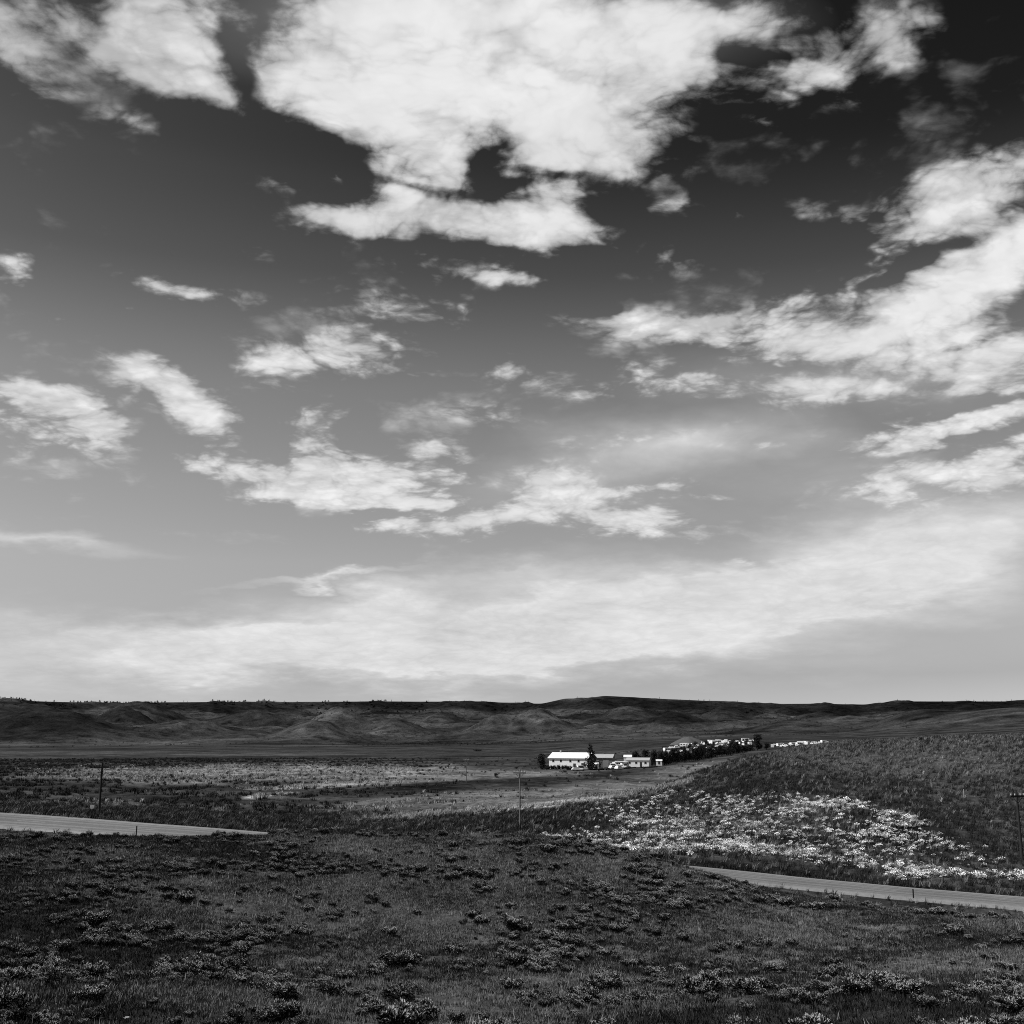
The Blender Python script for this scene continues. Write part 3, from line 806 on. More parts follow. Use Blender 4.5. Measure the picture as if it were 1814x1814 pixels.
scatter('pine_woods', np.stack([x, y, z], 1)[ok], RS.uniform(0, 6.28, ok.sum()), RS.uniform(.45, .95, ok.sum()), PN, RS.randint(0, 5, ok.sum()),
        'thin pine woods dotted over the far scarp under the skyline', 'woods')

hb = [bpy.data.objects.new('shrub', bush_mesh(460 + i, 'pine', 120)) for i in range(4)]
n = 60000
aa = np.radians(RS.uniform(-28, 28, n)); rr2 = (1150 ** 1.4 + RS.rand(n) * (4300 ** 1.4 - 1150 ** 1.4)) ** (1 / 1.4)
x = rr2 * np.sin(aa); y = rr2 * np.cos(aa)
wx = x + 120 * gnoise(x / 500, y / 500, 31); wy = y + 120 * gnoise(x / 500, y / 500, 37)
hol = np.abs(gnoise(wx / 420, wy / 420, 21)) * 2
den = np.clip(.10 + .35 * fbm(x / 150, y / 150, 141, 4) + .35 * (hol - .35), .015, .7) * np.where(rr2 < 1450, .35, 1)
ok = RS.rand(n) < den
z = height(aa, rr2)
scatter('hill_shrubs', np.stack([x, y, z], 1)[ok], RS.uniform(0, 6.28, ok.sum()), (RS.uniform(.8, 2.4, n) * (.6 + rr2 / 3000))[ok], hb, RS.randint(0, 4, ok.sum()),
        'dark low shrubs dotted over the distant hills', 'shrubs')

# ------------------------------------------------------------------ farm buildings
def house(name, loc, rz, L, W, hw, hr, wall, roof, label, cat, wins=(), doors=(), over=0.5, side_wins=(), chimney=None, gable_shade_mat=None):
    """long side faces -y; origin at front left corner... centred on x"""
    e = empty(name, loc, rz, label, cat)
    s = Shape(); x0, x1 = -L / 2, L / 2
    s.add([(x0, 0, -1.2), (x1, 0, -1.2), (x1, W, -1.2), (x0, W, -1.2), (x0, 0, hw), (x1, 0, hw), (x1, W, hw), (x0, W, hw), (x0, W / 2, hw + hr), (x1, W / 2, hw + hr)],
          [(0, 1, 5, 4), (2, 3, 7, 6), (1, 2, 6, 9, 5), (3, 0, 4, 8, 7)])
    if gable_shade_mat: s.f.pop(2); s.m.pop()
    s.build('wall', [wall], e)
    if gable_shade_mat:  # right gable split off in a dark colour that stands in for shade
        Shape().add([(x1, 0, -1.2), (x1, W, -1.2), (x1, W, hw), (x1, W / 2, hw + hr), (x1, 0, hw)], [(0, 1, 2, 3, 4)]).build('shade_end_wall', [gable_shade_mat], e)
    q = Shape(); t = 0.14; k = hr / (W / 2)
    for sgn in (0, 1):
        ya, yb = (-over, W / 2) if sgn == 0 else (W + over, W / 2)
        za, zb = hw - over * k + 0.03, hw + hr + 0.03
        q.add([(x0 - over, ya, za), (x1 + over, ya, za), (x1 + over, yb, zb), (x0 - over, yb, zb),
               (x0 - over, ya, za + t), (x1 + over, ya, za + t), (x1 + over, yb, zb + t), (x0 - over, yb, zb + t)],
              [(0, 1, 2, 3), (4, 7, 6, 5), (0, 4, 5, 1), (1, 5, 6, 2), (0, 3, 7, 4)])
    rf = q.build('roof', [roof], e)
    if chimney:
        c = Shape().box(chimney - .3, chimney + .3, W / 2 - .3, W / 2 + .3, hw + hr - .3, hw + hr + 1.0); c.build('chimney', [M['roof_grey']], rf)
    for (cx, cz, w, h) in wins:
        f = Shape(); b = 0.07
        f.box(cx - w / 2 - b, cx + w / 2 + b, -.05, -.002, cz - b, cz - .001).box(cx - w / 2 - b, cx + w / 2 + b, -.05, -.002, cz + h + .001, cz + h + b)
        f.box(cx - w / 2 - b, cx - w / 2, -.05, -.002, cz, cz + h).box(cx + w / 2, cx + w / 2 + b, -.05, -.002, cz, cz + h)
        wo = f.build('window', [M['white']], e)
        Shape().box(cx - w / 2 + .001, cx + w / 2 - .001, -.03, -.004, cz + .001, cz + h - .001).build('pane', [M['glass']], wo)
    for (cx, w, h, dm) in doors:
        d = Shape().box(cx - w / 2, cx + w / 2, -.06, -.003, 0, h); do = d.build('door', [M[dm]], e)
        Shape().box(cx + w / 2 - .22, cx + w / 2 - .14, -.11, -.062, h * .42, h * .42 + .2).build('handle', [M['trim_and_shade']], do)
    for (cy, cz, w, h) in side_wins:
        wo = Shape().box(x1 + .002, x1 + .04, cy - w / 2, cy + w / 2, cz, cz + h).build('window', [M['glass']], e)
    return e
p = up(1006.5, 462, 1358); p.z += .3
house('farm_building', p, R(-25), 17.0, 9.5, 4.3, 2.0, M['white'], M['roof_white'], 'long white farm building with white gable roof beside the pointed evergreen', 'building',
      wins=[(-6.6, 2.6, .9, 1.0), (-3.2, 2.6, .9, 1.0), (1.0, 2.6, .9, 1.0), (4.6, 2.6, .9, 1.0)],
      doors=[(2.8, 1.1, 2.1, 'trim_and_shade'), (6.6, 1.6, 2.3, 'trim_and_shade')], side_wins=[(2.6, 2.4, 1.0, 1.1), (6.4, 2.4, 1.0, 1.1), (4.7, .2, 1.2, 2.1)], chimney=-5.2, gable_shade_mat=M['trim_and_shade'])  # gable end coloured near black to imitate its shaded side
p = up(1066, 482, 1350); p.z += .2
house('machine_shed', p, R(-14), 9.0, 7, 3.8, 1.3, M['wall_grey'], M['roof_grey'], 'grey shed with tall paler doors behind the small white outbuilding', 'shed',
      doors=[(-2.2, 2.2, 3.0, 'door_grey'), (1.8, 2.4, 3.0, 'door_grey')], over=.35)
p = up(1054, 451, 1356); p.z += .1
house('outbuilding', p, R(-12), 2.6, 2.6, 2.0, .5, M['white'], M['roof_white'], 'tiny white outbuilding between the farm building and the grey shed', 'shed',
      doors=[(.5, .8, 1.8, 'trim_and_shade')], over=.15)
p = up(1129.5, 479, 1355); p.z += .1
house('low_house', p, R(-18), 9.6, 4.6, 2.7, .9, M['white'], M['roof_grey'], 'low white house with pale grey roof left of the dark shelter trees', 'house',
      wins=[(-3.4, 1.2, 1.0, .9), (-.6, 1.2, .9, .9), (3.4, 1.2, 1.0, .9)], doors=[(1.4, .9, 2.0, 'trim_and_shade')], over=.3)
p = up(1112, 489, 1350); p.z += 1.2
house('small_shed', p, R(-10), 3.4, 3, 2.4, .8, M['white'], M['roof_white'], 'small white shed behind the left end of the low white house', 'shed', doors=[(0, .9, 1.9, 'trim_and_shade')], over=.15)
p = up(1167.5, 494, 1350); p.z += .6
house('small_shed', p, R(-8), 2.6, 2.4, 1.3, .5, M['white'], M['roof_white'], 'small white shed squeezed between dark trees right of the low house', 'shed', doors=[(0, .8, 1.2, 'trim_and_shade')], over=.12)

# pale earth mound behind the shelter row
def mound():
    c = up(1220, 700, 1320); q = Shape(); nseg, nring = 36, 10
    vs = [(0, 0, 4.4)]; fs = []
    for k in range(1, nring + 1):
        f = k / nring
        for i in range(nseg):
            t = 2 * math.pi * i / nseg; w = 1 + .12 * math.sin(3 * t + 1) + .08 * math.sin(7 * t)
            vs.append((11.5 * f * w * math.cos(t), 8 * f * w * math.sin(t), 4.4 * (1 - f ** 1.7) - .6 * f + .25 * float(gnoise(np.array([f * 5 * math.cos(t)]), np.array([f * 5 * math.sin(t)]), 131)[0])))
    for i in range(nseg): fs.append((0, 1 + i, 1 + (i + 1) % nseg))
    for k in range(nring - 1):
        for i in range(nseg):
            a_ = 1 + k * nseg + i; b_ = 1 + k * nseg + (i + 1) % nseg
            fs.append((a_, a_ + nseg, b_ + nseg, b_))
    o = mesh_obj('earth_mound', vs, fs, grey_mat('bare_earth', .085, .3, .6, bump=.3), smooth=True); o.location = c
    tag(o, 'pale bare earth mound behind the left part of the shelter row', 'mound')
mound()

# ------------------------------------------------------------------ parked vehicles
def wheel_set(e, xs, y, rr):
    for x_ in xs:
        for s_ in (-1, 1):
            w = Shape().tube((x_, s_ * y, rr), (x_, s_ * (y - .2), rr), rr, rr, 14).build('wheel', [M['tyre']], e)
            Shape().tube((x_, s_ * (y + .005), rr), (x_, s_ * (y + .02), rr), rr * .5, rr * .45, 10).build('hub_cap', [M['roof_grey']], w)
def camper(L=6.2, H=2.7):
    e = empty('camper', (0, 0, 0))
    Shape().box(-L / 2, L / 2, -1.15, 1.15, .45, H, bev=.18).build('body', [M['paint']], e)
    for x_ in (-L * .3, L * .05):
        Shape().box(x_ - .5, x_ + .5, -1.17, -1.145, 1.5, 2.1).build('window', [M['glass']], e)
    Shape().box(L * .28, L * .28 + .7, -1.17, -1.145, .6, 2.3).build('door', [M['door_grey']], e)
    wheel_set(e, (-.5, .45), 1.12, .36)
    Shape().box(L / 2, L / 2 + 1.0, -.08, .08, .42, .54).build('tow_bar', [M['trim_and_shade']], e)
    return e
def car(van=False):
    e = empty('car', (0, 0, 0)); H = 1.95 if van else 1.48
    s = Shape(); s.box(-2.2, 2.2, -.88, .88, .32, .92, bev=.14)
    c = [(-1.9, .9), (-1.6, H), (.5, H), (1.25 if not van else 1.7, .9)]
    vs = [(x_, sy * (.82 if z_ < 1 else .70), z_) for sy in (-1, 1) for x_, z_ in c]
    s.add(vs, [(0, 1, 2, 3)[::-1], (4, 5, 6, 7), (1, 5, 6, 2), (0, 4, 5, 1), (2, 6, 7, 3)])
    s.build('body', [M['paint']], e)
    for sy in (-1, 1):
        Shape().add([(-1.55, sy * .815, 1.0), (.85, sy * .815, 1.0), (.45, sy * .735, H - .12), (-1.42, sy * .735, H - .12)], [(0, 1, 2, 3)]).build('window', [M['glass']], e)
        Shape().box(2.15, 2.22, sy * .7 - .16, sy * .7 + .16, .62, .76).build('headlight', [M['ceramic']], e)
    xw = 1.2 if not van else 1.65
    Shape().add([(xw, -.72, 1.0), (xw, .72, 1.0), (.58, .62, H - .1), (.58, -.62, H - .1)], [(0, 1, 2, 3)]).build('windscreen', [M['glass']], e)
    wheel_set(e, (-1.35, 1.35), .84, .33)
    return e
kinds = [camper(4.2, 2.5), camper(5.4, 2.7), car(), car(True)]
used = [False] * 4
def park(k, px, r, rz, lift, label, cat, grp, scale=1.0):
    if not used[k]: o = kinds[k]; used[k] = True
    else: o = copy_tree(kinds[k])
    loc = up(px, r, 1330); loc.z += lift
    o.location = loc; o.rotation_euler = (0, 0, rz); o.scale = (scale,) * 3
    tag(o, label, cat, grp); return o
LA = ('white vehicle in the long bright row behind the shelter trees', 'white vehicles behind the shelter row')
LB = ('white vehicle in the bright row right of the biggest tree, on the hill crest', 'white vehicles right of the biggest tree')
LC = ('white vehicle in the cluttered yard between the grey shed and the low house', 'white vehicles in the farm yard')
def bench(px, r):
    return 0
for i in range(70):
    t = rnd.random() ** .72; px_ = 1172 + t * 162
    r_ = 540 + 165 * t + rnd.choice([2, 12, 24, 36, 50]) + rnd.uniform(-3, 3)
    k = rnd.choice([0, 0, 1, 3, 3, 3, 2, 2, 2])
    park(k, px_, r_, rnd.choice([1.57, 1.4, 1.75, 1.2, .5, -.4, 0]), 0, LA[0], 'vehicle', LA[1], .82)
for i in range(80):
    t = rnd.random(); px_ = 1174 + t * 160; r_ = 538 + 165 * t + rnd.choice([0, 8, 18, 30, 44])
    place_bush(px_, r_, rnd.uniform(.8, 1.7), rnd.uniform(1.4, 3.2), 'dark shrub among the white vehicles behind the shelter row', 'shrubs among the parked vehicles', 'yard_shrub')
for i in range(34):
    t = i / 33; px_ = 1369 + t * 97; r_ = 700 + 55 * t + rnd.choice([0, 12, 24])
    park(rnd.choice([0, 2, 1, 2, 3, 3]), px_, r_, rnd.choice([1.3, 1.57, .5, 1.8, -.5]), 0, LB[0], 'vehicle', LB[1], .8)
for px_, r_, k in [(1088, 462, 3), (1094, 470, 0), (1101, 463, 2), (1098, 480, 0), (1106, 466, 3), (1090, 478, 2), (1104, 476, 0), (1086, 458, 2), (1096, 456, 2)]:
    park(k, px_, r_, rnd.uniform(-.7, .9), 0, LC[0], 'vehicle', LC[1])
park(2, 1022, 446, .1, 0, 'white car parked before the right end of the white building, left of its pair', 'vehicle', None)
park(3, 1030, 447, .2, 0, 'white van parked before the right end of the white building, right of its pair', 'vehicle', None)
for k in range(4):
    if not used[k]:
        for ch in list(kinds[k].children): bpy.data.objects.remove(ch)
        bpy.data.objects.remove(kinds[k])

# ------------------------------------------------------------------ utility poles, road posts, fence posts
def utility_pole(px, py_base, r, h, m, label, arm=2.4, rz=0.0, ins=True):
    e = empty('utility_pole', ground(px, py_base, r), rz, label, 'utility pole')
    Shape().tube((0, 0, -1), (0, 0, h), .17 if m is M['wood_dark'] else .12, .12 if m is M['wood_dark'] else .08, 10).build('pole', [m], e)
    if arm:
        a_ = Shape().box(-arm / 2, arm / 2, -.24, -.12, h - .62, h - .42).build('crossarm', [m], e)
        for x_ in (-arm / 2 + .12, -arm * .18, arm * .18, arm / 2 - .12):
            Shape().tube((x_, -.18, h - .42), (x_, -.18, h - .24), .05, .07, 8).build('insulator', [M['ceramic'] if ins else M['trim_and_shade']], a_)
        b_ = Shape()
        for s_ in (-1, 1): b_.tube((s_ * arm * .32, -.15, h - .6), (0, -.14, h - 1.3), .03, .03, 5)
        b_.build('brace', [m], e)
    return e
def top_h(px, py_base, py_top, r):
    g = ground(px, py_base, r); _, s = azs(px, py_top); return s * r - g.z
utility_pole(175, 1443, 158, top_h(175, 1443, 1352, 158), M['wood_dark'], 'dark wooden utility pole with crossarm behind the road at left', arm=1.75, rz=.1, ins=False)
utility_pole(921, 1462, 152, top_h(921, 1462, 1362, 152), M['wood_pale'], 'pale bleached utility pole with crossarm in front of the grassy bank', arm=1.7, rz=-.15)
utility_pole(826, 1386, 330, top_h(826, 1386, 1343, 330), M['wood_pale'], 'thin pale distant pole standing in the valley pasture', arm=1.6, rz=-.3)
utility_pole(1809, 1500, 140, top_h(1809, 1500, 1402, 140), M['wood_dark'], 'dark utility pole with white insulators at the right hillside', arm=1.9, rz=.2)

def marker_post(px, r, h, m, label, w=.05):
    e = empty('marker_post', ground(px, 1500, r), 0, label, 'post')
    Shape().box(-w, w, -w * .6, w * .6, -.3, h).build('post', [m], e)
    Shape().box(-w * 1.1, w * 1.1, -w * .6 - .012, -w * .6 - .002, h - .26, h - .06).build('reflector', [M['ceramic'] if m is M['post_pale'] else M['trim_and_shade']], e)
    return e
def edge_r(px, side, off=4.15):
    a_, _ = azs(px, 1500); rc_, _z = road_center(np.array([a_])); return float(rc_[0]) + side * off
marker_post(240, edge_r(240, -1, 3.6), .95, M['post_dark'], 'dark marker post at the near edge of the left road')
marker_post(117, edge_r(117, 1), .8, M['post_dark'], 'dark marker post on the far edge of the left road')
marker_post(1612, edge_r(1612, -1, 3.6), .95, M['post_dark'], 'dark marker post at the near edge of the right road')
marker_post(1487, edge_r(1487, -1, 8), 1.0, M['post_pale'], 'pale marker post in the verge grass below the right road')
marker_post(1226, edge_r(1226, -1, 6), 1.0, M['post_pale'], 'pale marker post where the right road disappears behind the mound')
# small white sign near the left pole
e = empty('road_sign', ground(163, 1437, 150), .1, 'small white sign on a short post left of the dark pole', 'sign')
Shape().box(-.035, .035, 0, .05, -.3, .9).build('post', [M['post_dark']], e)
Shape().box(-.24, .24, -.03, -.002, .42, .92, bev=.01).build('sign_panel', [M['white']], e)
FP = [(1650, 1395), (1708, 1413), (1592, 1400), (1530, 1400), (1765, 1407), (1470, 1401)]
for i, (px_, py_) in enumerate(FP):
    r_ = march(px_, py_, 118, 300)
    o = Shape().tube((0, 0, -.3), (0.03, 0, 1.25), .07, .05, 7).build('fence_post', [M['post_pale'] if i < 2 else M['wood_pale']])
    o.location = ground(px_, py_, r_)
    tag(o, ['pale fence post on the right hillside, left of the pair near the right edge', 'pale fence post on the right hillside, right of the pair near the right edge'][i] if i < 2
        else 'weathered fence post in the faint line across the right hillside', 'fence post', None if i < 2 else 'fence posts across the right hillside')

# pale stones in the foreground
for px_, py_, s_, lab in [(172, 1597, .13, 'pale flat stone in the left foreground grass'), (225, 1805, .07, 'pale stone near the lower left edge of the slope'),
                          (276, 1713, .06, 'small pale stone among sagebrush at left'), (487, 1783, .05, 'small pale stone in the lower middle foreground'),
                          (945, 1672, .06, 'small pale stone amid sagebrush in the centre')]:
    bm = bmesh.new(); bmesh.ops.create_icosphere(bm, subdivisions=3, radius=1)
    for v in bm.verts:
        n_ = .25 * float(gnoise(np.array([v.co.x * 1.7 + px_]), np.array([v.co.y * 1.7 + v.co.z]), 5)[0])
        v.co *= (1 + n_); v.co.x *= 1.25; v.co.z *= .5
    me = bpy.data.meshes.new('stone'); bm.to_mesh(me); bm.free(); me.materials.append(M['stone'])
    o = bpy.data.objects.new('stone', me); COL.objects.link(o); o.scale = (s_,) * 3; o.location = ground(px_, py_) + Vector((0, 0, s_ * .25))
    tag(o, lab, 'stone')

# ------------------------------------------------------------------ sun and sky
SUN_EL, SUN_AZ = R(52), R(-100)           # bearing from the view axis, negative = left
sd = Vector((math.sin(SUN_AZ) * math.cos(SUN_EL), math.cos(SUN_AZ) * math.cos(SUN_EL), math.sin(SUN_EL)))
sl = bpy.data.lights.new('sun', 'SUN'); sl.energy = 5.0; sl.angle = R(0.5); sl.color = (1, 1, 1)
so = bpy.data.objects.new('sun', sl); COL.objects.link(so); so.rotation_euler = sd.to_track_quat('Z', 'Y').to_euler(); so.location = sd * 200

W = bpy.data.worlds.new('World'); scene.world = W; W.use_nodes = True
nt = W.node_tree; nt.nodes.clear(); LK = nt.links.new
out = N(nt, 'ShaderNodeOutputWorld'); bg = N(nt, 'ShaderNodeBackground'); LK(bg.outputs[0], out.inputs[0])
BGS = 0.1; bg.inputs['Strength'].default_value = BGS
tc = N(nt, 'ShaderNodeTexCoord'); D = tc.outputs['Generated']
sky = N(nt, 'ShaderNodeTexSky'); sky.sky_type = 'NISHITA'; sky.sun_disc = False
sky.sun_elevation = SUN_EL; sky.sun_rotation = SUN_AZ; sky.altitude = 900; sky.air_density = 1.0; sky.dust_density = 0.6; sky.ozone_density = 1.0
sc_ = N(nt, 'ShaderNodeSeparateColor'); LK(sky.outputs[0], sc_.inputs[0])
# black and white film behind a red filter: only the red part of the sky, printed with contrast
SKY_K, SKY_G = 2.0, 1.6
red = math_node(nt, 'MULTIPLY', math_node(nt, 'POWER', math_node(nt, 'MULTIPLY', sc_.outputs[0], 1 / 4.0), SKY_G), SKY_K)
dt = N(nt, 'ShaderNodeVectorMath', operation='DOT_PRODUCT'); LK(D, dt.inputs[0]); dt.inputs[1].default_value = sd
sx = N(nt, 'ShaderNodeSeparateXYZ'); LK(D, sx.inputs[0]); X_, Y_, Z_ = sx.outputs
def ramp(nt, v, pts):
    n = N(nt, 'ShaderNodeFloatCurve') if False else N(nt, 'ShaderNodeValToRGB'); cr = n.color_ramp
    while len(cr.elements) > 1: cr.elements.remove(cr.elements[-1])
    cr.elements[0].position = pts[0][0]; cr.elements[0].color = (pts[0][1],) * 3 + (1,)
    for p_, c_ in pts[1:]:
        e_ = cr.elements.new(p_); e_.color = (c_,) * 3 + (1,)
    LK(v, n.inputs['Fac']); return n.outputs['Color']
RAMP = [(0.0, .115), (.052, .128), (.15, .34), (.216, .41), (.30, .43), (.34, .41), (.40, .38), (.47, .52), (.57, .36), (1.0, .25)]
sin2 = math_node(nt, 'SUBTRACT', 1.0, math_node(nt, 'POWER', math_node(nt, 'ABSOLUTE', dt.outputs['Value']), 2.0))
pk = N(nt, 'ShaderNodeMapRange', interpolation_type='SMOOTHSTEP'); LK(Z_, pk.inputs['Value']); pk.inputs['From Min'].default_value = .30; pk.inputs['From Max'].default_value = .50
pol = math_node(nt, 'SUBTRACT', 1.0, math_node(nt, 'MULTIPLY', math_node(nt, 'MULTIPLY', sin2, .875), pk.outputs[0]))
red = math_node(nt, 'MULTIPLY', math_node(nt, 'MULTIPLY', red, math_node(nt, 'MULTIPLY', ramp(nt, Z_, RAMP), 10.0)), pol)
# cloud layer coordinates: a sheet high above the ground
zc = math_node(nt, 'ADD', math_node(nt, 'MAXIMUM', Z_, 0.0), 0.20)
cv = N(nt, 'ShaderNodeCombineXYZ'); LK(math_node(nt, 'DIVIDE', X_, zc), cv.inputs[0]); LK(math_node(nt, 'DIVIDE', Y_, zc), cv.inputs[1])
cvo = cv.outputs[0]
# bearing plane in front of the viewer, where the photographed clouds stand
yy = math_node(nt, 'MAXIMUM', Y_, 0.05)
gv = N(nt, 'ShaderNodeCombineXYZ'); LK(math_node(nt, 'DIVIDE', X_, yy), gv.inputs[0]); LK(math_node(nt, 'DIVIDE', Z_, yy), gv.inputs[1])
wn = N(nt, 'ShaderNodeTexNoise'); wn.inputs['Scale'].default_value = 2.4; wn.inputs['Detail'].default_value = 5; wn.inputs['Roughness'].default_value = .6
LK(cvo, wn.inputs['Vector'])
ws = N(nt, 'ShaderNodeVectorMath', operation='SUBTRACT'); LK(wn.outputs['Color'], ws.inputs[0]); ws.inputs[1].default_value = (.5, .5, .5)
wm = N(nt, 'ShaderNodeVectorMath', operation='MULTIPLY'); LK(ws.outputs[0], wm.inputs[0]); wm.inputs[1].default_value = (.14, .07, 0)
wp = N(nt, 'ShaderNodeVectorMath', operation='ADD'); LK(gv.outputs[0], wp.inputs[0]); LK(wm.outputs[0], wp.inputs[1])
GV = wp.outputs[0]
def blob_sum(blobs):
    acc = None
    for x_, y_, rx, ry, rot, w_ in blobs:
        def g(px, py):
            a_, b_, c_ = ray(px, py); return Vector((a_ / b_, c_ / b_, 0))
        c0 = g(x_, y_); ca, sa = math.cos(R(rot)), math.sin(R(rot))
        e1 = g(x_ + ca * 10, y_ + sa * 10) - c0; e2 = g(x_ + sa * 10, y_ - ca * 10) - c0
        mp = N(nt, 'ShaderNodeMapping', vector_type='TEXTURE')
        mp.inputs['Location'].default_value = c0; mp.inputs['Rotation'].default_value = (0, 0, math.atan2(e1.y, e1.x))
        mp.inputs['Scale'].default_value = (e1.length / 10 * rx * 1.62, e2.length / 10 * ry * 1.62, 1)
        LK(GV, mp.inputs['Vector'])
        gt = N(nt, 'ShaderNodeTexGradient', gradient_type='SPHERICAL'); LK(mp.outputs[0], gt.inputs[0])
        acc = math_node(nt, 'MULTIPLY_ADD', gt.outputs['Fac'], w_ * 1.3, acc if acc is not None else 0.0)
    return acc
CL = [(600, 40, 190, 110, 20, 1.0), (800, 60, 210, 120, 10, .8), (760, 165, 200, 60, 5, 1.1), (1020, 130, 180, 100, 0, 1.0), (1080, 225, 120, 60, 0, .9),
      (930, 30, 250, 60, 0, .6), (1180, 60, 140, 70, 0, .55), (760, 270, 85, 48, 0, 1.1), (650, 220, 90, 40, 30, .6), (1060, 290, 120, 40, 5, .5),
      (280, 30, 120, 80, 25, 1.0), (360, 120, 80, 45, 45, .8), (410, 170, 45, 18, 35, .55), (30, 30, 90, 60, 0, .5), (60, 110, 90, 40, 15, .3),
      (1400, 60, 160, 40, 10, .72), (1330, 140, 90, 40, -5, .75), (1450, 130, 80, 30, 25, .75), (1570, 65, 60, 35, 35, .6), (1630, 30, 70, 25, 10, .4), (1260, 20, 120, 30, 0, .7),
      (660, 370, 150, 42, 5, .9), (590, 385, 80, 26, 5, .7), (700, 330, 70, 30, 30, .7), (860, 405, 150, 40, 5, .75), (960, 425, 90, 28, 0, .6), (960, 340, 90, 38, 0, .7), (1010, 380, 60, 30, 0, .45),
      (820, 480, 105, 28, 10, .85), (930, 502, 60, 12, 5, .5), (650, 420, 60, 20, 20, .5), (720, 555, 110, 38, 5, .62),
      (630, 625, 80, 36, 0, 1.1), (465, 640, 60, 36, 15, 1.0), (540, 622, 90, 22, 0, .4),
      (300, 690, 95, 42, 30, 1.1), (345, 735, 60, 28, 30, .65), (100, 740, 110, 48, 20, .7), (170, 758, 55, 28, 20, .7), (15, 775, 50, 38, 10, .7), (60, 690, 70, 18, 0, .35),
      (400, 808, 95, 26, 0, 1.0), (350, 827, 40, 14, 0, .6), (555, 765, 55, 45, 25, .85), (545, 850, 105, 42, 0, 1.1), (715, 842, 80, 32, -8, 1.1), (720, 885, 95, 14, -8, .85), (540, 892, 110, 12, 0, .55), (610, 815, 60, 24, 10, .7),
      (955, 855, 100, 28, -12, .75), (880, 915, 185, 26, -3, 1.15), (1010, 905, 90, 18, -3, .7), (690, 932, 50, 14, 0, .6), (1125, 942, 100, 20, -3, 1.05), (1190, 890, 150, 11, 3, .55), (1285, 998, 55, 11, 0, .55),
      (1150, 765, 135, 16, -6, .7), (890, 668, 75, 24, 5, .45), (1050, 690, 65, 12, 0, .42),
      (1780, 300, 150, 46, -20, .95), (1680, 370, 120, 45, -20, .55), (1790, 400, 100, 50, -10, .4),
      (1750, 475, 165, 50, -25, 1.1), (1570, 570, 160, 48, -22, 1.15), (1440, 602, 120, 24, -10, .9), (1200, 588, 155, 22, 0, .7), (1340, 572, 120, 32, -8, .5), (1460, 530, 90, 24, -12, .45),
      (1700, 630, 200, 34, -10, 1.0), (1200, 665, 95, 20, 3, .65), (1350, 684, 200, 26, 5, .45), (1500, 695, 150, 24, 0, .45),
      (1720, 748, 210, 26, -10, 1.3), (1800, 680, 90, 34, -15, .8), (1740, 812, 200, 28, -12, 1.3), (1600, 880, 60, 22, 0, 1.0), (1790, 850, 65, 22, 0, .75),
      (230, 213, 50, 16, 8, .4), (380, 515, 95, 15, 6, .5), (225, 520, 55, 14, 15, .35), (50, 480, 60, 25, 20, .33), (465, 300, 50, 18, 20, .22),
      (1190, 370, 40, 22, 10, .42), (1180, 462, 50, 28, -5, .38), (1075, 455, 60, 9, 20, .35)]
VE = [(1080, 1090, 560, 60, -3, 1.15), (640, 1055, 115, 30, 0, .45), (780, 1142, 380, 26, 0, .5), (1500, 1010, 330, 55, -6, .62), (1660, 945, 260, 50, -4, .5),
      (1350, 1060, 330, 40, -8, .5), (900, 1010, 200, 22, -4, .4), (80, 970, 180, 13, 3, .55), (130, 1105, 260, 28, 5, .35), (330, 1150, 420, 40, 2, .35), (1300, 800, 260, 60, 5, .36),
      (1700, 900, 260, 60, 0, .36), (850, 30, 380, 90, 0, .55), (1480, 670, 260, 50, 0, .4), (250, 1190, 600, 70, 0, .45), (560, 1030, 160, 6, -8, .55),
      (1180, 780, 220, 50, -5, .4), (1030, 870, 240, 50, 0, .4), (950, 1170, 520, 40, 0, .5)]
CL += [(795, 300, 40, 50, 10, .7), (945, 255, 60, 60, 0, .75), (1200, 130, 70, 60, 0, .6), (250, 120, 100, 30, 35, .55), (520, 130, 60, 60, 30, .5), (1790, 610, 120, 50, -18, .65), (1690, 560, 120, 40, -22, .7), (1800, 470, 90, 50, -20, .8), (1560, 470, 60, 16, -25, .6),
       (1700, 300, 60, 24, -20, .7), (1640, 400, 60, 24, -15, .65), (560, 370, 50, 14, 10, .7), (930, 400, 120, 26, 8, .65), (1060, 230, 90, 60, 0, .6), (640, 190, 60, 40, 10, .6), (1130, 930, 60, 14, 0, .8), (790, 912, 60, 18, 0, .8),
       (1100, 585, 70, 12, 0, .7), (270, 655, 50, 20, 20, .65), (90, 690, 70, 14, 10, .6), (600, 880, 120, 18, 0, .7), (430, 430, 34, 15, 10, .4), (890, 745, 70, 18, 5, .42), (1350, 787, 80, 10, -3, .5), (760, 792, 40, 14, 0, .6), (460, 735, 40, 12, 15, .5), (40, 452, 60, 10, 15, .4), (130, 548, 60, 10, 5, .4),
       (1290, 385, 40, 18, 15, .4), (1480, 380, 70, 18, 10, .35), (300, 505, 60, 14, 15, .4), (760, 630, 50, 14, 0, .45), (730, 665, 40, 8, 10, .4), (1340, 205, 50, 12, 10, .45), (110, 170, 50, 12, 5, .35), (980, 880, 260, 10, 0, .35)]
CL = [(a_, b_, c_, d_, e_, w_ if w_ > .62 else w_ * .62 + .30) for a_, b_, c_, d_, e_, w_ in CL]
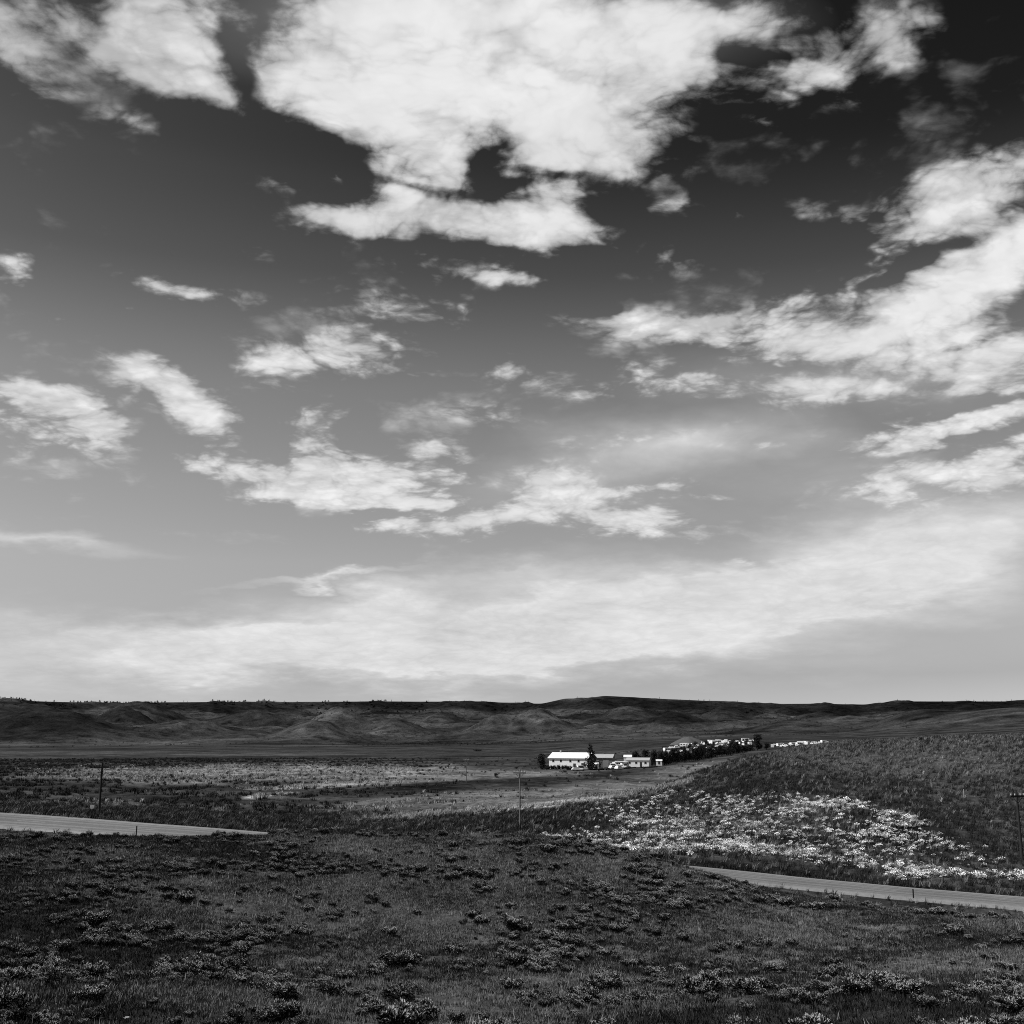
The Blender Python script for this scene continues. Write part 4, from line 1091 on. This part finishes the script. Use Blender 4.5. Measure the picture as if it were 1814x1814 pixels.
CL += [(1740, 712, 150, 9, -12, -.9), (1690, 782, 170, 8, -9, -.8), (1690, 436, 130, 12, -22, -.8), (1760, 600, 130, 8, -16, -.5), (432, 110, 22, 60, -20, -.9), (848, 262, 24, 44, 25, -.45), (930, 318, 80, 13, -8, -.6), (985, 300, 60, 9, 10, -.4),
       (570, 300, 50, 40, 20, -.6), (720, 318, 90, 10, 12, -.6), (780, 440, 160, 9, 6, -.6), (1250, 175, 60, 40, 20, -.5), (1330, 95, 90, 12, 5, -.5), (660, 905, 90, 8, -5, -.7), (830, 880, 60, 14, -20, -.6),
       (470, 790, 40, 24, 30, -.6), (640, 780, 30, 40, 0, -.5), (240, 740, 26, 60, 20, -.5), (900, 60, 120, 14, -15, -.35), (700, 60, 60, 16, 20, -.3)]      # clear lanes between the clouds
B = blob_sum(CL); V = blob_sum(VE)
n_a = noise_node(nt, cvo, 10.0, 10, .66, .35)
vo = N(nt, 'ShaderNodeTexVoronoi', feature='F1'); vo.inputs['Scale'].default_value = 15; vo.inputs['Detail'].default_value = 2.0; vo.inputs['Roughness'].default_value = .6
vo.inputs['Lacunarity'].default_value = 2.2
jv = N(nt, 'ShaderNodeVectorMath', operation='MULTIPLY_ADD'); LK(ws.outputs[0], jv.inputs[0]); jv.inputs[1].default_value = (.25, .25, 0); LK(cvo, jv.inputs[2])
LK(jv.outputs[0], vo.inputs['Vector'])
n_p = math_node(nt, 'MULTIPLY_ADD', vo.outputs['Distance'], -1.15, .58)      # puffs
mpn = N(nt, 'ShaderNodeMapping'); mpn.inputs['Rotation'].default_value = (0, 0, R(28)); mpn.inputs['Scale'].default_value = (1.0, 2.4, 1); LK(cvo, mpn.inputs['Vector'])
n_b = noise_node(nt, mpn.outputs[0], 12, 7, .68, .5)
n_c = noise_node(nt, cvo, 1.6, 4, .5); n_d = noise_node(nt, cvo, 3.4, 3, .5)
nz = math_node(nt, 'ADD', math_node(nt, 'MULTIPLY_ADD', n_a, 1.7, -.85), math_node(nt, 'MULTIPLY_ADD', n_b, .7, -.35))
nzv = math_node(nt, 'MULTIPLY_ADD', n_d, 1.3, math_node(nt, 'MULTIPLY_ADD', n_c, 1.0, math_node(nt, 'MULTIPLY_ADD', n_b, .16, -1.23)))
nz = math_node(nt, 'MULTIPLY_ADD', n_p, .75, nz)
# clouds elsewhere in the sky (behind and above the viewer): a broken layer from the noise alone
away = math_node(nt, 'SUBTRACT', 1.0, math_node(nt, 'MULTIPLY', math_node(nt, 'GREATER_THAN', Y_, .15), 1.0))
Bx = math_node(nt, 'MULTIPLY_ADD', away, math_node(nt, 'MULTIPLY_ADD', n_c, 2.4, -1.3), B)
wisp = math_node(nt, 'MULTIPLY', math_node(nt, 'MAXIMUM', math_node(nt, 'SUBTRACT', n_d, .47), 0.0), 2.8)
edge = math_node(nt, 'MINIMUM', math_node(nt, 'MULTIPLY', Bx, 2.2), 1.0)
hz_ = N(nt, 'ShaderNodeMapRange', interpolation_type='SMOOTHSTEP'); LK(Z_, hz_.inputs['Value']); hz_.inputs['From Min'].default_value = .09; hz_.inputs['From Max'].default_value = .22
wisp = math_node(nt, 'MULTIPLY', wisp, hz_.outputs[0])
def layer(field, amp, lo, hi):
    d_ = math_node(nt, 'ADD', field, math_node(nt, 'MULTIPLY', nz, amp))
    m_ = N(nt, 'ShaderNodeMapRange', interpolation_type='SMOOTHSTEP'); LK(d_, m_.inputs['Value'])
    m_.inputs['From Min'].default_value = lo; m_.inputs['From Max'].default_value = hi
    return m_.outputs[0]
core = layer(Bx, math_node(nt, 'MULTIPLY_ADD', edge, 1.0, .06), .28, 1.55)
soft = layer(math_node(nt, 'ADD', Bx, wisp), math_node(nt, 'MULTIPLY_ADD', edge, .60, math_node(nt, 'MULTIPLY_ADD', hz_.outputs[0], .30, .04)), .05, 1.0)
dc = math_node(nt, 'SUBTRACT', 1.0, math_node(nt, 'MULTIPLY', math_node(nt, 'SUBTRACT', 1.0, core, clamp=True), math_node(nt, 'SUBTRACT', 1.0, math_node(nt, 'MULTIPLY', soft, .58), clamp=True)))
vd_ = math_node(nt, 'MULTIPLY', math_node(nt, 'MULTIPLY', V, math_node(nt, 'MULTIPLY_ADD', V, .8, .3)), math_node(nt, 'MULTIPLY_ADD', nzv, .75, 1.1), clamp=True)
trans = math_node(nt, 'MULTIPLY', math_node(nt, 'SUBTRACT', 1.0, dc, clamp=True), math_node(nt, 'SUBTRACT', 1.0, math_node(nt, 'MULTIPLY', vd_, .85), clamp=True))
cloudv = math_node(nt, 'MULTIPLY_ADD', n_c, 3.6, math_node(nt, 'MULTIPLY_ADD', n_d, 3.8, math_node(nt, 'MULTIPLY_ADD', n_p, .9, 4.45)))
fin = math_node(nt, 'ADD', math_node(nt, 'MULTIPLY', red, trans), math_node(nt, 'MULTIPLY', cloudv, math_node(nt, 'SUBTRACT', 1.0, trans)))
cc = N(nt, 'ShaderNodeCombineColor')
for q in range(3): LK(fin, cc.inputs[q])
LK(cc.outputs[0], bg.inputs['Color'])

# ------------------------------------------------------------------ camera and render
cam = bpy.data.cameras.new('camera'); co_ = bpy.data.objects.new('camera', cam); COL.objects.link(co_)
cam.sensor_width = 36; cam.lens = F / 1814 * 36; cam.clip_start = .1; cam.clip_end = 30000
co_.location = (0, 0, 0); co_.rotation_euler = (math.pi / 2 + PITCH, 0, 0)
scene.camera = co_
scene.view_settings.view_transform = 'Standard'; scene.view_settings.look = 'None'; scene.view_settings.exposure = 0; scene.view_settings.gamma = 1
scene.cycles.use_denoising = False
scene.cycles.max_bounces = 4; scene.cycles.diffuse_bounces = 2; scene.cycles.transparent_max_bounces = 4
scene.cycles.filter_width = 1.0
